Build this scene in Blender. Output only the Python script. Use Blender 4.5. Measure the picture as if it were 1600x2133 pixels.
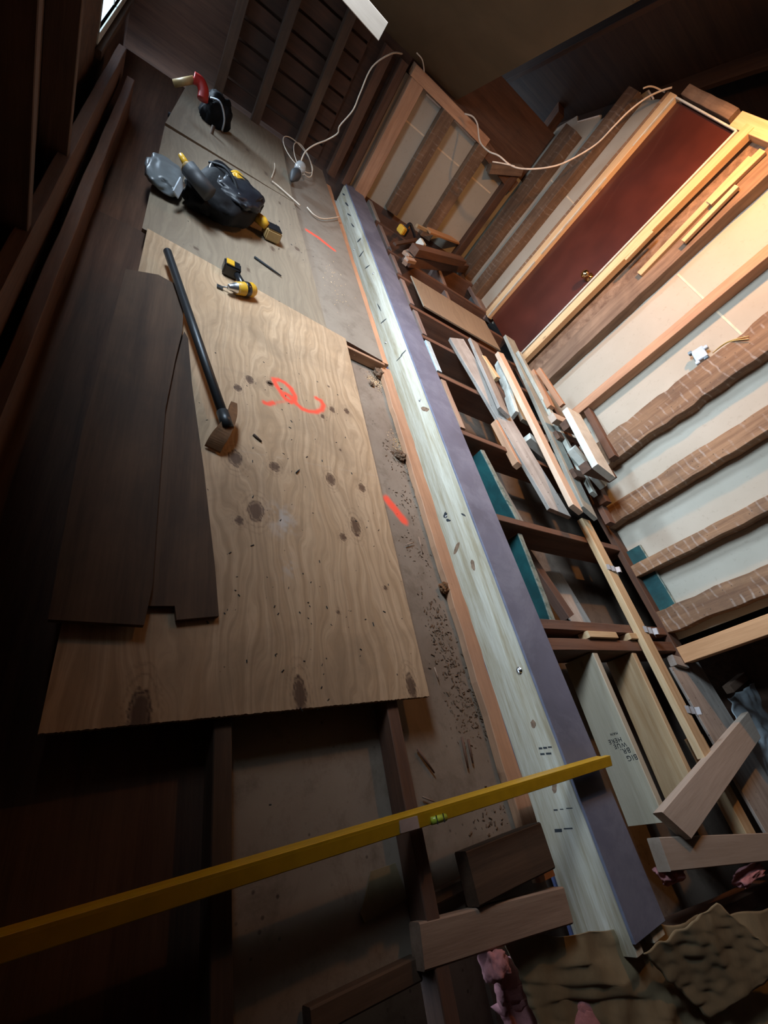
import bpy, bmesh, math, random
import numpy as np
from mathutils import Vector, Matrix, noise

for o in list(bpy.data.objects): bpy.data.objects.remove(o)
scene = bpy.context.scene
COL = scene.collection

# ------------------------------------------------------------------ camera, light, exposure
CAMZ = 1.15
FPX = 919.04
R3 = np.array([[0.80950499, -0.19419345, 0.5540673],
               [0.17914062, -0.81701574, -0.54808203],
               [0.55911565, 0.5429311, -0.62659038]])
cam = bpy.data.cameras.new('camera'); co = bpy.data.objects.new('camera', cam); COL.objects.link(co)
cam.sensor_fit = 'VERTICAL'; cam.sensor_height = 24.0; cam.lens = FPX / 2133 * 24.0
cam.clip_start = 0.02; cam.clip_end = 200
r, u, b = R3[0], -R3[1], -R3[2]
co.matrix_world = Matrix(((r[0], u[0], b[0], 0), (r[1], u[1], b[1], 0), (r[2], u[2], b[2], CAMZ), (0, 0, 0, 1)))
scene.camera = co
scene.view_settings.view_transform = 'Standard'; scene.view_settings.look = 'None'
scene.view_settings.gamma = 1; scene.view_settings.use_curve_mapping = False
scene.view_settings.exposure = 0.0

WORLD_STRENGTH = 2.0
WINDOW_POWER = 255.0
ADDED_WIN_POWER = 92.0
LAMP_POWER = 175.0
w = bpy.data.worlds.new('sky'); scene.world = w; w.use_nodes = True
w.node_tree.nodes['Background'].inputs[0].default_value = (0.62, 0.78, 1.0, 1)
w.node_tree.nodes['Background'].inputs[1].default_value = WORLD_STRENGTH

def area(name, loc, direction, sx, sy, power, color):
    l = bpy.data.lights.new(name, 'AREA'); l.shape = 'RECTANGLE'; l.size = sx; l.size_y = sy
    l.energy = power; l.color = color
    o = bpy.data.objects.new(name, l); COL.objects.link(o); o.location = loc
    o.rotation_euler = Vector(direction).to_track_quat('-Z', 'Y').to_euler()
    return o
# daylight: low window in the left wall, and floor fill from an added, unseen upper window there
area('daylight_low_window', (-1.5, 5.32, 0.62), (1, -0.95, -0.03), 1.1, 0.7, WINDOW_POWER, (0.66, 0.83, 1.0))
w2 = area('added_window_fill', (-0.47, 2.5, 1.72), (1, -0.12, -0.70), 1.0, 0.7, ADDED_WIN_POWER, (0.72, 0.86, 1.0)); w2.data.spread = math.radians(115)
lp = bpy.data.lights.new('hanging_bulb_light', 'SPOT'); lp.spot_size = math.radians(168); lp.spot_blend = 0.9; lp.energy = LAMP_POWER; lp.color = (1.0, 0.43, 0.12); lp.shadow_soft_size = 0.05
lo = bpy.data.objects.new('hanging_bulb_light', lp); COL.objects.link(lo); lo.location = (2.16, 2.85, 2.24); lo.rotation_euler = Vector((0.5, -0.10, -0.85)).to_track_quat('-Z', 'Y').to_euler()

# ------------------------------------------------------------------ helpers
random.seed(7)
def ray(px, py):
    return R3.T @ np.array([(px - 800) / FPX, (py - 1066.5) / FPX, 1.0])
def at(px, py, ax='z', val=0.0):
    """point on the world plane ax=val that was measured at photo pixel px,py"""
    d = ray(px, py); a = 'xyz'.index(ax); c = np.array([0, 0, CAMZ]); t = (val - c[a]) / d[a]
    return Vector(c + t * d)

def tag(o, label, cat, group=None, kind=None):
    o['label'] = label
    if cat: o['category'] = cat
    if group: o['group'] = group
    if kind: o['kind'] = kind
    return o
def link(name, me, mat, parent=None):
    o = bpy.data.objects.new(name, me); COL.objects.link(o)
    if mat is not None and not me.materials:
        for m in (mat if isinstance(mat, (list, tuple)) else [mat]): me.materials.append(m)
    if parent is not None: o.parent = parent
    return o
def thing(name, loc, label, cat, group=None, rot=(0, 0, 0)):
    o = bpy.data.objects.new(name, None); COL.objects.link(o); o.location = loc; o.rotation_euler = rot
    o.empty_display_size = 0.05
    return tag(o, label, cat, group)
def mesh_from(verts, faces, smooth=False, name='m'):
    me = bpy.data.meshes.new(name); me.from_pydata([tuple(v) for v in verts], [], faces); me.update()
    if smooth:
        for p in me.polygons: p.use_smooth = True
    return me
def fin(bm, smooth=False):
    bmesh.ops.recalc_face_normals(bm, faces=bm.faces)
    me = bpy.data.meshes.new('m'); bm.to_mesh(me); bm.free()
    if smooth:
        for p in me.polygons: p.use_smooth = True
    return me
def bm_box(bm, lo_, hi_, M=None):
    x0, y0, z0 = lo_; x1, y1, z1 = hi_
    vs = [bm.verts.new(v) for v in ((x0,y0,z0),(x1,y0,z0),(x1,y1,z0),(x0,y1,z0),(x0,y0,z1),(x1,y0,z1),(x1,y1,z1),(x0,y1,z1))]
    if M is not None:
        for v in vs: v.co = M @ v.co
    for f in ((0,3,2,1),(4,5,6,7),(0,1,5,4),(1,2,6,5),(2,3,7,6),(3,0,4,7)): bm.faces.new([vs[i] for i in f])
    return vs
def rbox(name, lo_, hi_, mat, parent=None, bev=0.004, seg=2, M=None):
    bm = bmesh.new(); bm_box(bm, lo_, hi_)
    if bev: bmesh.ops.bevel(bm, geom=bm.edges[:], offset=bev, segments=seg, affect='EDGES')
    if M is not None: bm.transform(M)
    return link(name, fin(bm, False), mat, parent)
def tube_mesh(pts, rad, n=8, cap=True):
    P = [Vector(p) for p in pts]; rr = rad if isinstance(rad, (list, tuple)) else [rad] * len(P)
    vs = []; fs = []
    up = Vector((0, 0, 1)); prev = None
    for i, p in enumerate(P):
        t = (P[min(i + 1, len(P) - 1)] - P[max(i - 1, 0)]).normalized()
        if prev is None:
            a = t.cross(up)
            if a.length < 1e-3: a = t.cross(Vector((1, 0, 0)))
            a.normalize()
        else:
            a = (prev - t * prev.dot(t)).normalized()
        prev = a; c = t.cross(a)
        for k in range(n):
            an = 2 * math.pi * k / n
            vs.append(p + (a * math.cos(an) + c * math.sin(an)) * rr[i])
    for i in range(len(P) - 1):
        for k in range(n):
            k2 = (k + 1) % n
            fs.append((i*n+k, i*n+k2, (i+1)*n+k2, (i+1)*n+k))
    if cap:
        fs.append(tuple(range(n))[::-1]); fs.append(tuple(range((len(P)-1)*n, len(P)*n)))
    return mesh_from(vs, fs, True)
def smooth_path(pts, n=6):
    P = [Vector(p) for p in pts]; out = []
    for i in range(len(P) - 1):
        p0 = P[max(i-1, 0)]; p1 = P[i]; p2 = P[i+1]; p3 = P[min(i+2, len(P)-1)]
        for k in range(n):
            t = k / n
            out.append(0.5 * ((2*p1) + (p2-p0)*t + (2*p0-5*p1+4*p2-p3)*t*t + (3*p1-p0-3*p2+p3)*t**3))
    out.append(P[-1]); return out
def lathe_mesh(prof, n=20):
    """prof: list of (z, r) about local Z"""
    vs = []; fs = []
    for z, r_ in prof:
        for k in range(n):
            a = 2 * math.pi * k / n; vs.append((r_ * math.cos(a), r_ * math.sin(a), z))
    for i in range(len(prof) - 1):
        for k in range(n):
            k2 = (k + 1) % n; fs.append((i*n+k, i*n+k2, (i+1)*n+k2, (i+1)*n+k))
    fs.append(tuple(range(n))[::-1]); fs.append(tuple(range((len(prof)-1)*n, len(prof)*n)))
    return mesh_from(vs, fs, True)
def orient(A, B, roll=0.0):
    A = Vector(A); B = Vector(B); x = (B - A).normalized()
    zup = Vector((0, 0, 1)) if abs(x.z) < 0.9 else Vector((-1, 0, 0))
    y = zup.cross(x).normalized(); z = x.cross(y)
    M = Matrix(((x.x, y.x, z.x, 0), (x.y, y.y, z.y, 0), (x.z, y.z, z.z, 0), (0, 0, 0, 1)))
    return Matrix.Translation((A + B) / 2) @ M @ Matrix.Rotation(roll, 4, 'X')
_bseed = [0]
def board_mesh(L, w_, t_, rough=0.0, cham=0.0025, cutA=0.0, cutB=0.0, notch=None, edge_wob=0.0):
    """length along X, width along Y, thickness along Z"""
    _bseed[0] += 1; sd = _bseed[0] * 7.31
    n = max(2, int(L / 0.06)) if (rough or edge_wob) else 2
    hw, ht = w_ / 2, t_ / 2; c = min(cham, ht * 0.4)
    sec = [(-hw+c, -ht), (hw-c, -ht), (hw, -ht+c), (hw, ht-c), (hw-c, ht), (-hw+c, ht), (-hw, ht-c), (-hw, -ht+c)]
    vs = []; fs = []
    for i in range(n + 1):
        x = -L / 2 + L * i / n
        for (y, z) in sec:
            dx = (cutA * y if i == 0 else 0) + (cutB * y if i == n else 0)
            q = 1.0
            dy = noise.noise(Vector((x * 3 + sd, 1.7, 0))) * rough
            dz = noise.noise(Vector((x * 2.5 + sd, 9.7, 0))) * rough * 0.6
            ew = edge_wob * noise.noise(Vector((x * 9 + sd, 3.3 * (1 if y > 0 else -1), 0))) * (1 if y > 0 else -1)
            vs.append((x + dx, y + dy + ew, z + dz))
    m = 8
    for i in range(n):
        for k in range(m):
            k2 = (k + 1) % m; fs.append((i*m+k, (i+1)*m+k, (i+1)*m+k2, i*m+k2))
    fs.append(tuple(range(m))); fs.append(tuple(range(n*m, (n+1)*m))[::-1])
    return mesh_from(vs, fs)
def board(name, A, B, w_, t_, mat, label=None, cat=None, group=None, parent=None, roll=0.0, kind=None, **kw):
    A = Vector(A); B = Vector(B)
    o = link(name, board_mesh((B - A).length, w_, t_, **kw), mat, parent)
    M = orient(A, B, roll)
    o.matrix_world = M if parent is None else M
    if parent is not None:
        o.matrix_parent_inverse = Matrix.Identity(4)
        loc = Matrix.Translation(parent.location) @ parent.rotation_euler.to_matrix().to_4x4()
        o.matrix_basis = loc.inverted() @ M
    if label: tag(o, label, cat, group, kind)
    return o

# ------------------------------------------------------------------ materials
def newmat(name):
    m = bpy.data.materials.new(name); m.use_nodes = True
    return m, m.node_tree, m.node_tree.nodes['Principled BSDF']
def N(nt, typ, **kw):
    n = nt.nodes.new(typ)
    for k, v in kw.items():
        if k.startswith('i_'):
            key = k[2:]; key = int(key) if key.isdigit() else key.replace('_', ' ')
            n.inputs[key].default_value = v
        else: setattr(n, k, v)
    return n
def mathn(nt, op, a, b_=None, c=None, clamp=False):
    n = nt.nodes.new('ShaderNodeMath'); n.operation = op; n.use_clamp = clamp
    for i, v in enumerate((a, b_, c)):
        if v is None: continue
        if isinstance(v, (int, float)): n.inputs[i].default_value = v
        else: nt.links.new(v, n.inputs[i])
    return n.outputs[0]
def mixc(nt, f, a, b_):
    n = nt.nodes.new('ShaderNodeMix'); n.data_type = 'RGBA'
    if isinstance(f, (int, float)): n.inputs[0].default_value = f
    else: nt.links.new(f, n.inputs[0])
    for s, v in ((6, a), (7, b_)):
        if isinstance(v, tuple): n.inputs[s].default_value = (*v, 1)
        else: nt.links.new(v, n.inputs[s])
    return n.outputs[2]
def ramp(nt, v, lo_, hi_, a=0.0, b_=1.0):
    n = nt.nodes.new('ShaderNodeMapRange'); n.inputs[1].default_value = lo_; n.inputs[2].default_value = hi_
    n.inputs[3].default_value = a; n.inputs[4].default_value = b_; nt.links.new(v, n.inputs[0]); return n.outputs[0]
def coords(nt, scale=(1, 1, 1), rnd=True):
    tc = nt.nodes.new('ShaderNodeTexCoord'); oi = nt.nodes.new('ShaderNodeObjectInfo')
    mp = nt.nodes.new('ShaderNodeMapping'); mp.inputs['Scale'].default_value = scale
    if rnd:
        mul = nt.nodes.new('ShaderNodeVectorMath'); mul.operation = 'SCALE'; mul.inputs[0].default_value = (7.3, 13.1, 5.7)
        nt.links.new(oi.outputs['Random'], mul.inputs['Scale'])
        nt.links.new(mul.outputs[0], mp.inputs['Location'])
    nt.links.new(tc.outputs['Object'], mp.inputs['Vector'])
    return tc.outputs['Object'], mp.outputs[0], oi.outputs['Random']
def noisen(nt, vec, scale, detail=3, rough=0.55, dist=0.0):
    n = nt.nodes.new('ShaderNodeTexNoise'); n.inputs['Scale'].default_value = scale; n.inputs['Detail'].default_value = detail
    n.inputs['Roughness'].default_value = rough; n.inputs['Distortion'].default_value = dist
    nt.links.new(vec, n.inputs['Vector']); return n.outputs['Fac']

def wood(name, light, dark, dirt=0.0, dirtcol=(0.05, 0.035, 0.025), grain=60.0, stripes=0.0, rough=0.75, knots=True,
         nails=0.0, vary=0.18, bump=0.25, dirtscale=3.0):
    m, nt, bs = newmat(name)
    raw, v, rnd = coords(nt, (1, 1, 1))
    st = nt.nodes.new('ShaderNodeMapping'); st.inputs['Scale'].default_value = (0.06, 1, 1); nt.links.new(v, st.inputs['Vector'])
    big = noisen(nt, st.outputs[0], grain * 0.35, 4, 0.6, 0.4)
    fine = noisen(nt, st.outputs[0], grain * 3.0, 3, 0.6)
    f = mathn(nt, 'ADD', mathn(nt, 'MULTIPLY', big, 0.75), mathn(nt, 'MULTIPLY', fine, 0.25))
    f = ramp(nt, f, 0.36, 0.64)
    col = mixc(nt, f, dark, light)
    # per piece variation
    k = ramp(nt, rnd, 0, 1, 1 - vary, 1 + vary)
    hs = nt.nodes.new('ShaderNodeHueSaturation'); nt.links.new(k, hs.inputs['Value']); nt.links.new(col, hs.inputs['Color']); col = hs.outputs[0]
    if knots:
        vo = nt.nodes.new('ShaderNodeTexVoronoi'); vo.feature = 'F1'; vo.inputs['Scale'].default_value = 4.2
        sq = nt.nodes.new('ShaderNodeMapping'); sq.inputs['Scale'].default_value = (0.55, 1, 1); nt.links.new(v, sq.inputs['Vector'])
        nt.links.new(sq.outputs[0], vo.inputs['Vector'])
        kf = ramp(nt, vo.outputs['Distance'], 0.03, 0.07, 0.75, 0.0)
        col = mixc(nt, kf, col, tuple(c * 0.38 for c in dark))
    if dirt > 0:
        d = noisen(nt, v, dirtscale, 5, 0.65, 0.6)
        d = ramp(nt, d, 0.42, 0.68, 0.0, dirt)
        col = mixc(nt, d, col, dirtcol)
    if stripes > 0:
        sx = nt.nodes.new('ShaderNodeSeparateXYZ'); nt.links.new(v, sx.inputs[0])
        wob = noisen(nt, v, 6.0, 2)
        ph = mathn(nt, 'ADD', mathn(nt, 'MULTIPLY', sx.outputs[0], 2 * math.pi / 0.048), mathn(nt, 'MULTIPLY', wob, 9.0))
        ph = mathn(nt, 'ADD', ph, mathn(nt, 'MULTIPLY', sx.outputs[1], 12.0))
        s = mathn(nt, 'SINE', ph)
        s = ramp(nt, s, 0.62, 0.98, 0, 1)
        mk = noisen(nt, v, 9.0, 4, 0.7); mk = ramp(nt, mk, 0.46, 0.66, 0.0, stripes)
        col = mixc(nt, mathn(nt, 'MULTIPLY', s, mk), col, (0.52, 0.47, 0.42))
        s2 = mathn(nt, 'SINE', mathn(nt, 'MULTIPLY', ph, 0.5)); s2 = mathn(nt, 'MULTIPLY', ramp(nt, s2, -0.2, 0.5, 0, 0.22 * stripes), mk)
        col = mixc(nt, s2, col, tuple(c * 1.9 for c in light))
    if nails > 0:
        vn = nt.nodes.new('ShaderNodeTexVoronoi'); vn.inputs['Scale'].default_value = 26; nt.links.new(v, vn.inputs['Vector'])
        nf = ramp(nt, vn.outputs['Distance'], 0.06, 0.11, nails, 0.0)
        col = mixc(nt, nf, col, (0.02, 0.015, 0.012))
    nt.links.new(col, bs.inputs['Base Color']); bs.inputs['Roughness'].default_value = rough
    bp = nt.nodes.new('ShaderNodeBump'); bp.inputs['Strength'].default_value = bump; bp.inputs['Distance'].default_value = 0.002
    nt.links.new(f, bp.inputs['Height']); nt.links.new(bp.outputs[0], bs.inputs['Normal'])
    return m
def plain(name, col, rough=0.6, metal=0.0, var=0.12, scale=20.0, bump=0.0, dirt=0.0, dirtcol=(0.06, 0.05, 0.04), coat=0.0, dscale=5.0):
    m, nt, bs = newmat(name)
    raw, v, rnd = coords(nt)
    n = noisen(nt, v, scale, 4)
    c = mixc(nt, ramp(nt, n, 0.3, 0.7), tuple(x * (1 - var) for x in col), tuple(min(1, x * (1 + var)) for x in col))
    if dirt > 0:
        d = ramp(nt, noisen(nt, v, dscale, 6, 0.7, 0.5), 0.46, 0.64, 0, dirt); c = mixc(nt, d, c, dirtcol)
    nt.links.new(c, bs.inputs['Base Color']); bs.inputs['Roughness'].default_value = rough; bs.inputs['Metallic'].default_value = metal
    bs.inputs['Coat Weight'].default_value = coat
    if bump:
        bp = nt.nodes.new('ShaderNodeBump'); bp.inputs['Strength'].default_value = bump; bp.inputs['Distance'].default_value = 0.003
        nt.links.new(n, bp.inputs['Height']); nt.links.new(bp.outputs[0], bs.inputs['Normal'])
    return m

M_old = wood('old_stud_wood', (0.33, 0.19, 0.10), (0.17, 0.085, 0.042), dirt=0.5, stripes=0.5, nails=0.7)
M_old2 = wood('old_knee_stud_wood', (0.24, 0.145, 0.085), (0.13, 0.072, 0.04), dirt=0.5, stripes=0.25, nails=0.6)
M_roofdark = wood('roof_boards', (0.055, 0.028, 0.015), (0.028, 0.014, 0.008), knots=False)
M_sheath = wood('sheathing_boards', (0.10, 0.045, 0.026), (0.05, 0.024, 0.014), knots=False, dirt=0.5)
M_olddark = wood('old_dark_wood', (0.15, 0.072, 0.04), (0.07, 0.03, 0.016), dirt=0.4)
M_joist = wood('old_joist_wood', (0.175, 0.085, 0.05), (0.09, 0.042, 0.025), dirt=0.35, dirtcol=(0.13, 0.10, 0.09), nails=0.4)
M_jtop = wood('dusty_board', (0.30, 0.22, 0.19), (0.18, 0.12, 0.10), dirt=0.5, dirtcol=(0.28, 0.24, 0.22))
M_grey = wood('weathered_board', (0.44, 0.41, 0.37), (0.27, 0.245, 0.215), dirt=0.4, dirtcol=(0.12, 0.10, 0.085), nails=0.9, knots=False)
M_greyg = wood('grey_green_board', (0.44, 0.46, 0.40), (0.27, 0.285, 0.25), dirt=0.45, dirtcol=(0.11, 0.11, 0.10), nails=0.9, knots=False)
M_new = wood('new_pine', (0.60, 0.46, 0.28), (0.45, 0.30, 0.15), grain=70)
M_newdry = wood('pale_pine', (0.60, 0.56, 0.44), (0.46, 0.41, 0.30), grain=60)
M_beamwood = wood('beam_packing_pine', (0.56, 0.53, 0.43), (0.34, 0.28, 0.175), grain=110, rough=0.7, vary=0.05)
M_peach = wood('salmon_cut_wood', (0.55, 0.32, 0.19), (0.38, 0.20, 0.11), grain=70, dirt=0.25, dirtcol=(0.2, 0.13, 0.1))
M_orange = wood('orange_stud', (0.60, 0.34, 0.17), (0.45, 0.24, 0.11), grain=50)
M_strip = wood('fresh_strip_pine', (0.72, 0.52, 0.30), (0.55, 0.36, 0.18), grain=50, knots=True)
M_wide = wood('wide_weathered_stud', (0.30, 0.20, 0.13), (0.13, 0.075, 0.045), dirt=0.5, dirtcol=(0.07, 0.04, 0.025), grain=40)
M_dusty = wood('dirty_plank', (0.13, 0.075, 0.043), (0.06, 0.033, 0.019), dirt=0.5, dirtcol=(0.035, 0.024, 0.018), knots=False, grain=40)
M_tanb = wood('tan_scrap_wood', (0.60, 0.45, 0.33), (0.45, 0.31, 0.21), grain=60, dirt=0.25, dirtcol=(0.3, 0.2, 0.14))
M_palecut = wood('pale_grey_cut_wood', (0.47, 0.39, 0.32), (0.36, 0.29, 0.23), grain=30, knots=False)
M_block = wood('blocking_wood', (0.42, 0.30, 0.22), (0.26, 0.17, 0.12), grain=50)
M_white = plain('white_paint', (0.60, 0.62, 0.56), 0.45, dirt=0.35, dirtcol=(0.35, 0.33, 0.28), dscale=9)
M_bluewhite = plain('pale_blue_metal', (0.50, 0.62, 0.66), 0.4, 0.0, dirt=0.4, dirtcol=(0.3, 0.33, 0.33))
M_teal = plain('teal_paint', (0.006, 0.055, 0.062), 0.5, dirt=0.75, dirtcol=(0.012, 0.10, 0.105), dscale=6, bump=0.3)
M_chip = plain('chipped_teal_edge', (0.22, 0.25, 0.21), 0.7, dirt=0.9, dirtcol=(0.03, 0.08, 0.075), dscale=22, bump=0.4)
M_steel = plain('steel_primer', (0.145, 0.155, 0.215), 0.6, 0.0, var=0.14, scale=5, dirt=0.55, dirtcol=(0.24, 0.26, 0.33), dscale=4)
M_steeledge = plain('steel_blue_edge', (0.12, 0.16, 0.34), 0.4, 0.0)
M_door = plain('dark_red_door', (0.075, 0.018, 0.011), 0.33, var=0.3, scale=2.5, coat=0.25)
M_black = plain('black_fabric', (0.004, 0.004, 0.005), 0.7, bump=0.5, scale=40); M_black.node_tree.nodes['Principled BSDF'].inputs['Specular IOR Level'].default_value = 0.18
M_blackgloss = plain('black_plastic', (0.014, 0.015, 0.018), 0.28)
M_yellow = plain('tool_yellow', (0.66, 0.38, 0.03), 0.4)
M_tan = plain('tan_plastic', (0.40, 0.27, 0.11), 0.5)
M_lvl = plain('level_lit_yellow', (0.60, 0.36, 0.015), 0.35, var=0.08)  # lit and shaded yellows of the same level
M_lvldark = plain('level_shaded_yellow', (0.55, 0.32, 0.012), 0.4, var=0.1)
M_pipe = plain('dark_steel_pipe', (0.065, 0.07, 0.075), 0.42, 0.6)
M_rust = plain('rusty_steel', (0.16, 0.075, 0.03), 0.7, 0.3, dirt=0.5, dirtcol=(0.28, 0.13, 0.05), dscale=25)
M_metal = plain('bright_metal', (0.62, 0.64, 0.66), 0.28, 0.95)
M_galv = plain('galvanised', (0.42, 0.46, 0.50), 0.5, 0.3)
M_wire = plain('white_cable', (0.68, 0.58, 0.46), 0.5)
M_wirey = plain('yellow_cable', (0.65, 0.45, 0.16), 0.5)
M_redp = plain('red_plastic', (0.42, 0.025, 0.02), 0.4)
M_kraft = plain('kraft_paper', (0.27, 0.21, 0.12), 0.7, dirt=0.4, dirtcol=(0.12, 0.09, 0.05), dscale=4, bump=0.06)
M_pink = plain('pink_fibreglass', (0.50, 0.22, 0.23), 0.95, bump=1.0, scale=50)
M_bolt = plain('bolt_steel', (0.75, 0.75, 0.75), 0.2, 1.0)
M_plast = plain('clear_plastic_bag', (0.55, 0.66, 0.72), 0.25, bump=0.8, scale=14)
M_ink = plain('ink', (0.02, 0.025, 0.03), 0.8)
M_brass = plain('brass', (0.85, 0.62, 0.32), 0.15, 1.0)
M_dirt = plain('debris_crumbs', (0.14, 0.085, 0.05), 0.9, var=0.5, scale=90)
M_grip = plain('grey_lamp_socket', (0.035, 0.037, 0.04), 0.55)
m_, nt_, bs_ = newmat('frosted_bulb'); M_bulb = m_
bs_.inputs['Base Color'].default_value = (0.7, 0.72, 0.72, 1); bs_.inputs['Roughness'].default_value = 0.15; bs_.inputs['Transmission Weight'].default_value = 0.6

def drywall_mat():
    m, nt, bs = newmat('drywall')
    tc = nt.nodes.new('ShaderNodeTexCoord'); v = tc.outputs['Object']
    n = noisen(nt, v, 2.2, 4); c = mixc(nt, ramp(nt, n, 0.3, 0.7), (0.40, 0.37, 0.30), (0.47, 0.44, 0.365))
    n2 = noisen(nt, v, 40, 3); c = mixc(nt, ramp(nt, n2, 0.6, 0.75, 0, 0.25), c, (0.25, 0.2, 0.15))
    nt.links.new(c, bs.inputs['Base Color']); bs.inputs['Roughness'].default_value = 0.85; return m
M_dry = drywall_mat()
M_seam = plain('drywall_tape_seam', (0.70, 0.60, 0.44), 0.8)
M_torn = plain('torn_drywall_edge', (0.85, 0.82, 0.76), 0.9)
def floor_mat(name, a, b_, dirt, spots=0.8):
    m, nt, bs = newmat(name)
    tc = nt.nodes.new('ShaderNodeTexCoord'); v = tc.outputs['Object']
    n = noisen(nt, v, 1.8, 6, 0.6, 0.4); c = mixc(nt, ramp(nt, n, 0.35, 0.65), a, b_)
    n2 = noisen(nt, v, 9, 6, 0.75, 0.3); c = mixc(nt, ramp(nt, n2, 0.5, 0.7, 0, 0.6), c, dirt)
    vo = nt.nodes.new('ShaderNodeTexVoronoi'); vo.inputs['Scale'].default_value = 30; nt.links.new(v, vo.inputs['Vector'])
    msk = ramp(nt, noisen(nt, v, 4.0, 3), 0.5, 0.62)
    c = mixc(nt, mathn(nt, 'MULTIPLY', ramp(nt, vo.outputs['Distance'], 0.08, 0.16, spots, 0), msk), c, (0.03, 0.02, 0.014))
    at_ = nt.nodes.new('ShaderNodeAttribute'); at_.attribute_name = 'paint'
    c = mixc(nt, at_.outputs['Fac'], c, (1.0, 0.10, 0.05))
    nt.links.new(c, bs.inputs['Base Color']); bs.inputs['Roughness'].default_value = 0.8
    bp = nt.nodes.new('ShaderNodeBump'); bp.inputs['Strength'].default_value = 0.4; bp.inputs['Distance'].default_value = 0.003
    nt.links.new(n2, bp.inputs['Height']); nt.links.new(bp.outputs[0], bs.inputs['Normal'])
    return m
M_lath = floor_mat('plaster_backing', (0.20, 0.15, 0.11), (0.30, 0.245, 0.19), (0.12, 0.085, 0.055))
M_fibre = floor_mat('old_fibreboard', (0.21, 0.175, 0.135), (0.28, 0.24, 0.19), (0.15, 0.12, 0.09), 0.5)
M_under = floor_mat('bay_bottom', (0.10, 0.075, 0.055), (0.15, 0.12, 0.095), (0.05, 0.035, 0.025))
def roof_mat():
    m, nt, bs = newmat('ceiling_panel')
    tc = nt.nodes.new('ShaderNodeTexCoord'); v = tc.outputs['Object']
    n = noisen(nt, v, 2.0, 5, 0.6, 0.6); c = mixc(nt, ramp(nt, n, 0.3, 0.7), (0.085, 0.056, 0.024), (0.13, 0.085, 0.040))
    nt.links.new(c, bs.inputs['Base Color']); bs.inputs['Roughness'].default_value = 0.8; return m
M_roof = roof_mat()

def ply_mat(name, light, dark, grey=0.0):
    """plywood face: attributes knot (0..1), warp (metres), paint, dust; grain along local X"""
    m, nt, bs = newmat(name)
    tc = nt.nodes.new('ShaderNodeTexCoord'); oi = nt.nodes.new('ShaderNodeObjectInfo')
    sx = nt.nodes.new('ShaderNodeSeparateXYZ'); nt.links.new(tc.outputs['Object'], sx.inputs[0])
    aw = nt.nodes.new('ShaderNodeAttribute'); aw.attribute_name = 'warp'
    cb = nt.nodes.new('ShaderNodeCombineXYZ')
    lowv = nt.nodes.new('ShaderNodeMapping'); lowv.inputs['Scale'].default_value = (0.9, 2.6, 1); nt.links.new(tc.outputs['Object'], lowv.inputs['Vector'])
    lw = noisen(nt, lowv.outputs[0], 1.6, 3, 0.5)
    y = mathn(nt, 'ADD', sx.outputs[1], mathn(nt, 'MULTIPLY', lw, 0.30)); y = mathn(nt, 'ADD', y, aw.outputs['Fac'])
    nt.links.new(mathn(nt, 'MULTIPLY', sx.outputs[0], 0.05), cb.inputs[0]); nt.links.new(y, cb.inputs[1])
    g1 = noisen(nt, cb.outputs[0], 38, 4, 0.6)
    wv = mathn(nt, 'SINE', mathn(nt, 'MULTIPLY', y, 190.0)); wv = ramp(nt, wv, 0.2, 1.0)
    c = mixc(nt, ramp(nt, g1, 0.36, 0.64), dark, light)
    c = mixc(nt, mathn(nt, 'MULTIPLY', wv, 0.38), c, tuple(k * 0.72 for k in dark))
    fn = noisen(nt, cb.outputs[0], 260, 2); c = mixc(nt, ramp(nt, fn, 0.5, 0.75, 0, 0.35), c, tuple(k * 0.6 for k in dark))
    st = noisen(nt, tc.outputs['Object'], 2.6, 5, 0.65, 0.8); c = mixc(nt, ramp(nt, st, 0.45, 0.7, 0, 0.45), c, (0.22 , 0.16, 0.105))
    if grey: c = mixc(nt, grey, c, (0.27, 0.235, 0.19))
    sp = nt.nodes.new('ShaderNodeTexVoronoi'); sp.inputs['Scale'].default_value = 16; nt.links.new(tc.outputs['Object'], sp.inputs['Vector'])
    c = mixc(nt, ramp(nt, sp.outputs['Distance'], 0.025, 0.05, 0.8, 0), c, (0.05, 0.03, 0.02))
    for nm, col, mul in (('knot', (0.06, 0.028, 0.018), 1.15), ('dust', (0.55, 0.55, 0.55), 0.75), ('paint', (1.0, 0.10, 0.05), 1.0)):
        a = nt.nodes.new('ShaderNodeAttribute'); a.attribute_name = nm
        f = mathn(nt, 'MULTIPLY', a.outputs['Fac'], mul, clamp=True)
        c = mixc(nt, f, c, col)
    nt.links.new(c, bs.inputs['Base Color']); bs.inputs['Roughness'].default_value = 0.62
    bp = nt.nodes.new('ShaderNodeBump'); bp.inputs['Strength'].default_value = 0.15; bp.inputs['Distance'].default_value = 0.002
    nt.links.new(g1, bp.inputs['Height']); nt.links.new(bp.outputs[0], bs.inputs['Normal'])
    return m
M_ply = ply_mat('new_plywood', (0.60, 0.425, 0.27), (0.45, 0.30, 0.175))
M_plyold = ply_mat('old_plywood', (0.35, 0.27, 0.17), (0.24, 0.175, 0.105), 0.45)
M_plyedge = plain('plywood_edge', (0.16, 0.10, 0.055), 0.8)

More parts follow.
